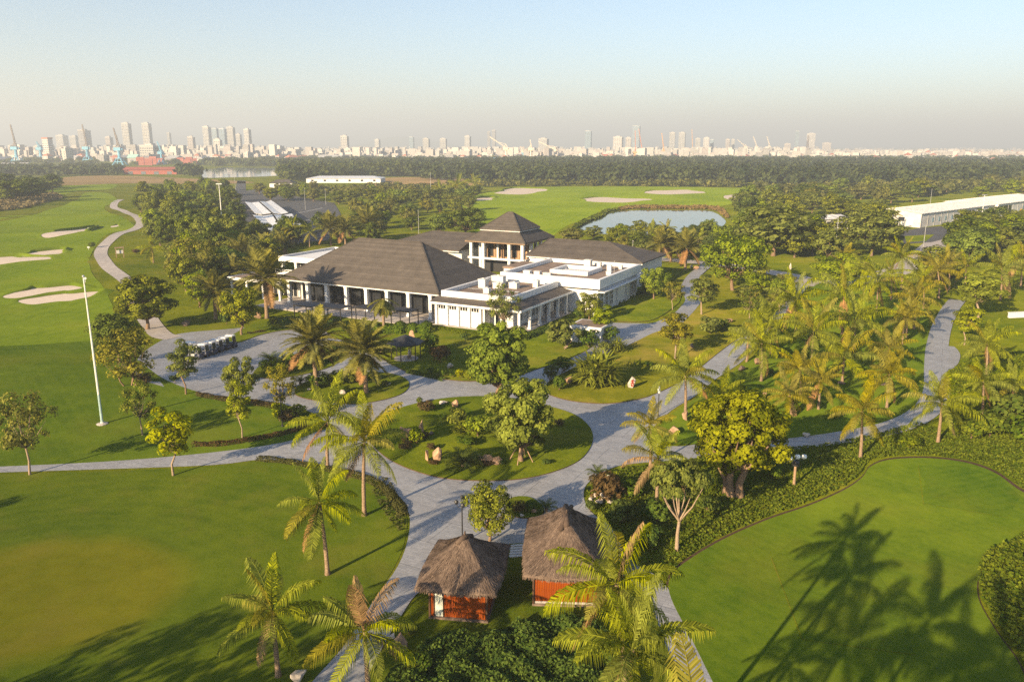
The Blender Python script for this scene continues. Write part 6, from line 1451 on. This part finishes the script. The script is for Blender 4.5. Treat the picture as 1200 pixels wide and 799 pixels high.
# ------------------------------------------------------------------ the port
def lattice(b, a, c, w, n, r):
    """square lattice boom from a to c"""
    a, c = Vector(a), Vector(c); d = (c - a).normalized(); u = d.cross(Vector((0, 1, .01))).normalized(); v = d.cross(u)
    for i, j in ((-1, -1), (1, -1), (1, 1), (-1, 1)): b.bar(a + (u * i + v * j) * w / 2, c + (u * i + v * j) * w * .25, r)
    for k in range(n):
        t0, t1 = k / n, (k + 1) / n; p, q = a.lerp(c, t0), a.lerp(c, t1); w0, w1 = w / 2 * (1 - t0 * .5), w / 2 * (1 - t1 * .5)
        for i in (-1, 1): b.bar(p + u * w0 * i + v * w0, q - u * w1 * i + v * w1, r * .7); b.bar(p + u * w0 * i - v * w0, q + u * w1 * i + v * w1, r * .7)
def crane(px, base_y, top, tip, mats, label, y=None, portal=True, scale_w=1.0):
    """level-luffing quay crane: portal, tower, cab and a lattice boom up to the tip (px, row)"""
    p = at(px, base_y) if y is None else place(px, top, y)[0]; H = px_height(p, tip[1]); hb = px_height(p, top); s = scale_at(p)
    t = empty('port_crane', p, 0, label, 'crane'); m0, m1 = M[mats[0]], M[mats[1]]
    b = MB(); w = hb * .30 * scale_w
    for i in (-1, 1):
        for j in (-1, 1): b.bar((i * w, j * w, 0), (i * w * .35, j * w * .35, hb * .38), hb * .06)
    for i in (-1, 1): b.bar((i * w, -w, hb * .06), (i * w, w, hb * .06), hb * .045); b.bar((-w * .7, i * w * .7, hb * .2), (w * .7, i * w * .7, hb * .2), hb * .04)
    b.obj('portal', m0, t)
    MB().lathe([(w * .42, hb * .38), (w * .30, hb * .45), (w * .25, hb * .8), (w * .32, hb * .8), (w * .32, hb)], 8).obj('tower', m0, t)
    MB().box(-w * .8, w * .5, -w * .4, w * .4, hb * .82, hb * 1.0).box(w * .51, w * .8, -w * .2, w * .2, hb * .84, hb * .95).obj('machine_house', m0, t)
    tx = (tip[0] - px) * s; bo = MB(); lattice(bo, (w * .2, 0, hb * .95), (tx, -1, H), max(1.6, hb * .09), 9, max(.35, hb * .018)); bo.obj('boom', m1, t)
    a = MB(); a.bar((-w * .6, 0, hb), (-w * .1, 0, hb * 1.25), hb * .04).bar((w * .4, 0, hb), (-w * .1, 0, hb * 1.25), hb * .04).bar((-w * .1, 0, hb * 1.25), (tx * .55 + w * .1, -.5, hb * .95 + (H - hb * .95) * .55), hb * .02); a.obj('luffing_frame', m1, t)
    MB().box(-w * 1.1, -w * .82, -w * .35, w * .35, hb * .78, hb * .98).obj('counterweight', M['dimsteel'], t)
    return t
for px, by, top, tip, ml, lb in ((20.5, 192, 172, (19, 146), ('craneblue', 'dimsteel'), 'westernmost blue port crane with a dark upright boom'), (48.5, 189, 173, (46, 166), ('craneblue', 'craneblue'), 'short blue port crane below the orange-roofed hotel'), (103.5, 191, 172, (102, 146), ('craneblue', 'dimsteel'), 'blue port crane with a dark upright boom before the grey slab tower'), (141, 194, 173, (138, 150), ('craneblue', 'dimsteel'), 'blue port crane with bright blue portal legs'), (190, 193, 178, (187, 166), ('craneblue', 'craneblue'), 'blue port crane before the wide cream block'),
    (593, 189, 173, (574, 160.5), ('cranewhite', 'cranewhite'), 'pale port crane with a long boom slanting west'), (622, 189, 174, (621, 164), ('cranewhite', 'cranewhite'), 'pale port crane with an upright mast'), (650, 188, 175, (631, 166), ('cranewhite', 'cranewhite'), 'second pale port crane with a slanting boom'), (744, 188, 178, (743, 153), ('craneorange', 'cranered'), 'reddish port crane with a tall boom'), (752, 188, 178, (747, 151), ('cranewhite', 'cranered'), 'pale port crane crossing the reddish one'), (777, 188, 177, (774, 156), ('craneorange', 'craneorange'), 'orange port crane with a tall boom'), (811, 184, 176, (809, 152), ('craneorange', 'craneorange'), 'tall thin orange port crane'), (873, 182, 172, (863, 164), ('cranewhite', 'cranewhite'), 'first of three pale cranes with booms slanting west'), (886, 182, 172, (881, 160), ('cranewhite', 'cranewhite'), 'second of three pale cranes with booms slanting west'), (901, 182, 172, (897, 160), ('cranewhite', 'cranewhite'), 'third of three pale cranes with booms slanting west'), (613, 188, 179, (610, 172), ('craneblue', 'cranewhite'), 'small blue and white crane between the pale ones')):
    crane(px, by, top, tip, ml, lb)
def longshed(px0, px1, by, top, mat, roof, label, d=18, name='port_shed'):
    a, c = at(px0, by), at(px1, by); L = (c - a).length; h = px_height(a, top)
    t = empty(name, (a.x, a.y, 0), math.atan2(c.y - a.y, c.x - a.x), label, 'building'); box_obj('wall', M[mat], t, 0, L, 0, d, -.3, h * .62)
    r = MB(); e = [(-1, -1, h * .62), (L + 1, -1, h * .62), (L + 1, d + 1, h * .62), (-1, d + 1, h * .62)]; r.face([e[0], e[1], (L + 1, d / 2, h), (-1, d / 2, h)]).face([e[2], e[3], (-1, d / 2, h), (L + 1, d / 2, h)]).face([e[1], e[2], (L + 1, d / 2, h)]).face([e[3], e[0], (-1, d / 2, h)]).face(e[::-1]); r.obj('roof', M[roof], t)
    for k in range(int(L / 14)): box_obj('door', M['winc'], t, 5 + 14 * k, 10 + 14 * k, -.12, -.005, 0, h * .4)
    return t
longshed(145, 207, 204.5, 196, 'contred', 'contred', 'long red port shed by the river'); longshed(70, 99, 190, 183, 'contred', 'contred', 'red port shed between two blue cranes'); longshed(828, 880, 187, 182.5, 'whitec', 'greyroof', 'long pale warehouse beyond the forest'); longshed(884, 920, 188, 183.5, 'whitec', 'bluetin', 'pale blue-roofed warehouse beyond the forest'); longshed(0, 30, 196, 191, 'grey', 'greyroof', 'grey shed below the westernmost crane'); longshed(430, 470, 180, 174, 'whitec', 'whitec', 'long white hall in the low city'); longshed(1100, 1150, 186, 182, 'whitec', 'whitec', 'long white hall at the eastern edge of the city'); longshed(1015, 1035, 187, 183, 'whitec', 'tileroof', 'white warehouse with a red roof east of the port'); longshed(1042, 1056, 188.5, 184.5, 'bluec', 'bluetin', 'blue warehouse beyond the eastern forest'); longshed(565, 582, 190, 185, 'bluec', 'bluetin', 'blue shed under the long pale boom'); longshed(655, 672, 187, 178, 'whitec', 'whitec', 'white silo building beside the pale cranes'); longshed(340, 366, 187, 182, 'contred', 'contred', 'red roofed shed beyond the far river bank'); longshed(150, 160, 192, 181, 'grey', 'mint', 'green-topped shed beside the bright blue crane')
g_ = random.Random(3)
for px, by in [(700 + 9 * k, 188) for k in range(12)] + [(704 + 9 * k, 185.5) for k in range(9)] + [(165, 194), (172, 192), (180, 193), (200, 192), (212, 192), (222, 191), (232, 190.5), (245, 190), (255, 189.5), (268, 189), (278, 189), (560, 186), (576, 186), (628, 188), (812, 187), (822, 186), (136, 190), (125, 189), (88, 189), (330, 188), (350, 188.5)]:
    p = at(px, by); h = g_.randint(3, 5); t = empty('container_stack', p, R(g_.uniform(-12, 12)), None, 'container stack', 'container stacks in the port'); mt = 'contred' if 690 < px < 830 or g_.random() < .45 else 'contmix'
    me = MB().box(-6, 6, -1.2, 1.2, 0, 2.55).me('container', M[mt])
    for r_ in range(h): link('container', me, t, (g_.uniform(-.2, .2), 0, 2.6 * r_))
    for r_ in range(h - 1): link('container', me, t, (12.6, 0, 2.6 * r_))
    reg(t, 'red container stack' if mt == 'contred' else 'mixed container stack')
mast(145, 168, 150, 'radio_mast', 'thin dark radio mast beside the twin cream towers', 'mast', .5, 'dimsteel') if 0 else None
for px, top, y in ((139, 158, 2400), (945, 159, 1900)):
    p, h = place(px, top, y); t = empty('radio_mast', p, 0, 'dark lattice radio mast over the port' if px < 200 else 'dark lattice radio mast before the pale wide tower', 'mast'); b = MB(); lattice(b, (0, 0, 0), (0, 0, h), 5, 12, .6); b.obj('lattice', M['dimsteel'], t)
# ------------------------------------------------------------------ labels for things without one: by rank from a landmark
ORDW = ['', 'second ', 'third ', 'fourth ', 'fifth ', 'sixth ', 'seventh ', 'eighth ', 'ninth ', 'tenth ', 'eleventh ', 'twelfth ']
LM = {'the golden fig tree': (861, 580), 'the pandanus mound': (699, 452), 'the gazebo': (476, 421), 'the flagpole': (120, 497), 'the golf cart row': (258, 415), 'the larger hut': (655, 700), 'the smaller hut': (540, 720), 'the staked golden tree': (611, 541),
      'the hall front': (430, 370), 'the white garage': (690, 400), 'the roadside palm': (803, 488), 'the factory corner': (1078, 267), 'the pond': (770, 260), 'the car park mast': (262, 280), 'the carports': (318, 260), 'the cart path bend': (118, 296), 'the pavilion tower': (598, 300),
      'the curved garden path': (1098, 420), 'the path head': (1120, 353), 'the access road lamp': (1080, 306), 'the excavator': (1190, 258), 'the far fairway': (640, 225), 'the reed basin': (20, 245), 'the long white shed': (400, 214), 'the tall yellow-green tree': (1146, 374), 'the stumpy globe light': (930, 571), 'the tall white block': (720, 354), 'the shrub bed palm': (371, 457), 'the dark bed': (712, 590), 'the umbrella tree': (793, 645), 'the pond-front tree': (858, 341), 'the flat canopy': (278, 335), 'the practice lawn': (1000, 640), 'the putting green': (60, 700),
      'the round olive tree': (1021, 300), 'the west wing roof': (500, 282), 'the east wing': (740, 312), 'the lobed far bunker': (875, 229), 'the broad far bunker': (720, 234), 'the small far bunker': (567, 233), 'the factory roof pole': (1090, 240), 'the curved street lamp': (978, 302), 'the half-hidden white shed': (958, 270), 'the parking lines': (362, 258), 'the slim fairway bunker': (80, 271), 'the double bunker': (70, 346), 'the brown field': (110, 210), 'the loading door': (1186, 250), 'the pond reeds': (800, 243), 'the white house': (330, 220), 'the pale mast': (1148, 272), 'the cedar side of the pond': (690, 270)}
LM.pop('the cedar side of the pond')
LMP = {k: at(*v) for k, v in LM.items()}
CLM = {'the twin cream towers': (164, 2300), 'the orange-roofed hotel': (58, 1700), 'the high-rise cluster': (265, 2500), 'the lone cream tower': (405, 2300), 'the pale blue tower': (689, 2900), 'the slender dark blue tower': (932, 3600), 'the wide cream block': (178, 1500), 'the dark bluish block': (483, 2900), 'the thin grey tower': (579, 3600), 'the orange crane': (777, 1700), 'the pale wide tower': (949, 3700), 'the long red shed': (176, 1000), 'the tallest blue tower': (745, 3400), 'the far white hall': (1125, 2000), 'the red-roofed warehouse': (1025, 1900), 'the blue warehouse': (1049, 1700), 'the pale slanting crane': (593, 1650), 'the white silo': (663, 1800), 'the skyline twin blocks': (510, 2850), 'the grey slab tower': (102, 2500)}
CLMP = {k: place(v[0], 170, v[1])[0] for k, v in CLM.items()}
bpy.context.view_layer.update()
kinds = {}
for o, noun, adj in REG: kinds.setdefault((adj + ' ' + noun).strip(), []).append((o, noun))
for what, items in kinds.items():
    noun = items[0][1]; far = noun.endswith('house') or 'container' in noun
    marks = CLMP if far else LMP
    key = (lambda p: Vector((p.x / p.y * 1500, p.y * .35, 0))) if far else (lambda p: Vector((p.x, p.y, 0)))
    pts = [key(o.location) for o, _ in items]; cand = []
    for k, m in marks.items():
        km = key(m); order = sorted(range(len(items)), key=lambda i: (pts[i] - km).length)
        for r_, i in enumerate(order): cand.append((r_, (pts[i] - km).length, k, i))
    cand.sort(); done = set(); perlm = {}
    for r_, d_, k, i in cand:
        if i in done: continue
        done.add(i); o, _n = items[i]
        # count by the same words only, so that the ordinal stays true for noun and landmark
        ordn = ORDW[r_] if r_ < len(ORDW) else '%d%s ' % (r_ + 1, {1: 'st', 2: 'nd', 3: 'rd'}.get((r_ + 1) % 10 if (r_ + 1) % 100 not in (11, 12, 13) else 0, 'th'))
        o['label'] = '%s%s counted outward from %s' % (ordn or 'first ', what, k)
        if 'group' not in o: o['group'] = noun + 's'
# ------------------------------------------------------------------ haze: one closed box of thin air round everything
HB = MB().box(-27000, 27000, -600, 16500, -3, 300)
t = NT('haze_air')
pv = t.add('ShaderNodeVolumePrincipled'); pv.inputs['Color'].default_value = (.80, .90, 1.0, 1); pv.inputs['Density'].default_value = 0.00033; pv.inputs['Anisotropy'].default_value = 0.12
t.l.new(pv.outputs[0], t.out.inputs[1])
hzb = HB.obj('haze', t.m); hzb['kind'] = 'stuff'; hzb['label'] = 'thin pale morning haze over the whole plain'
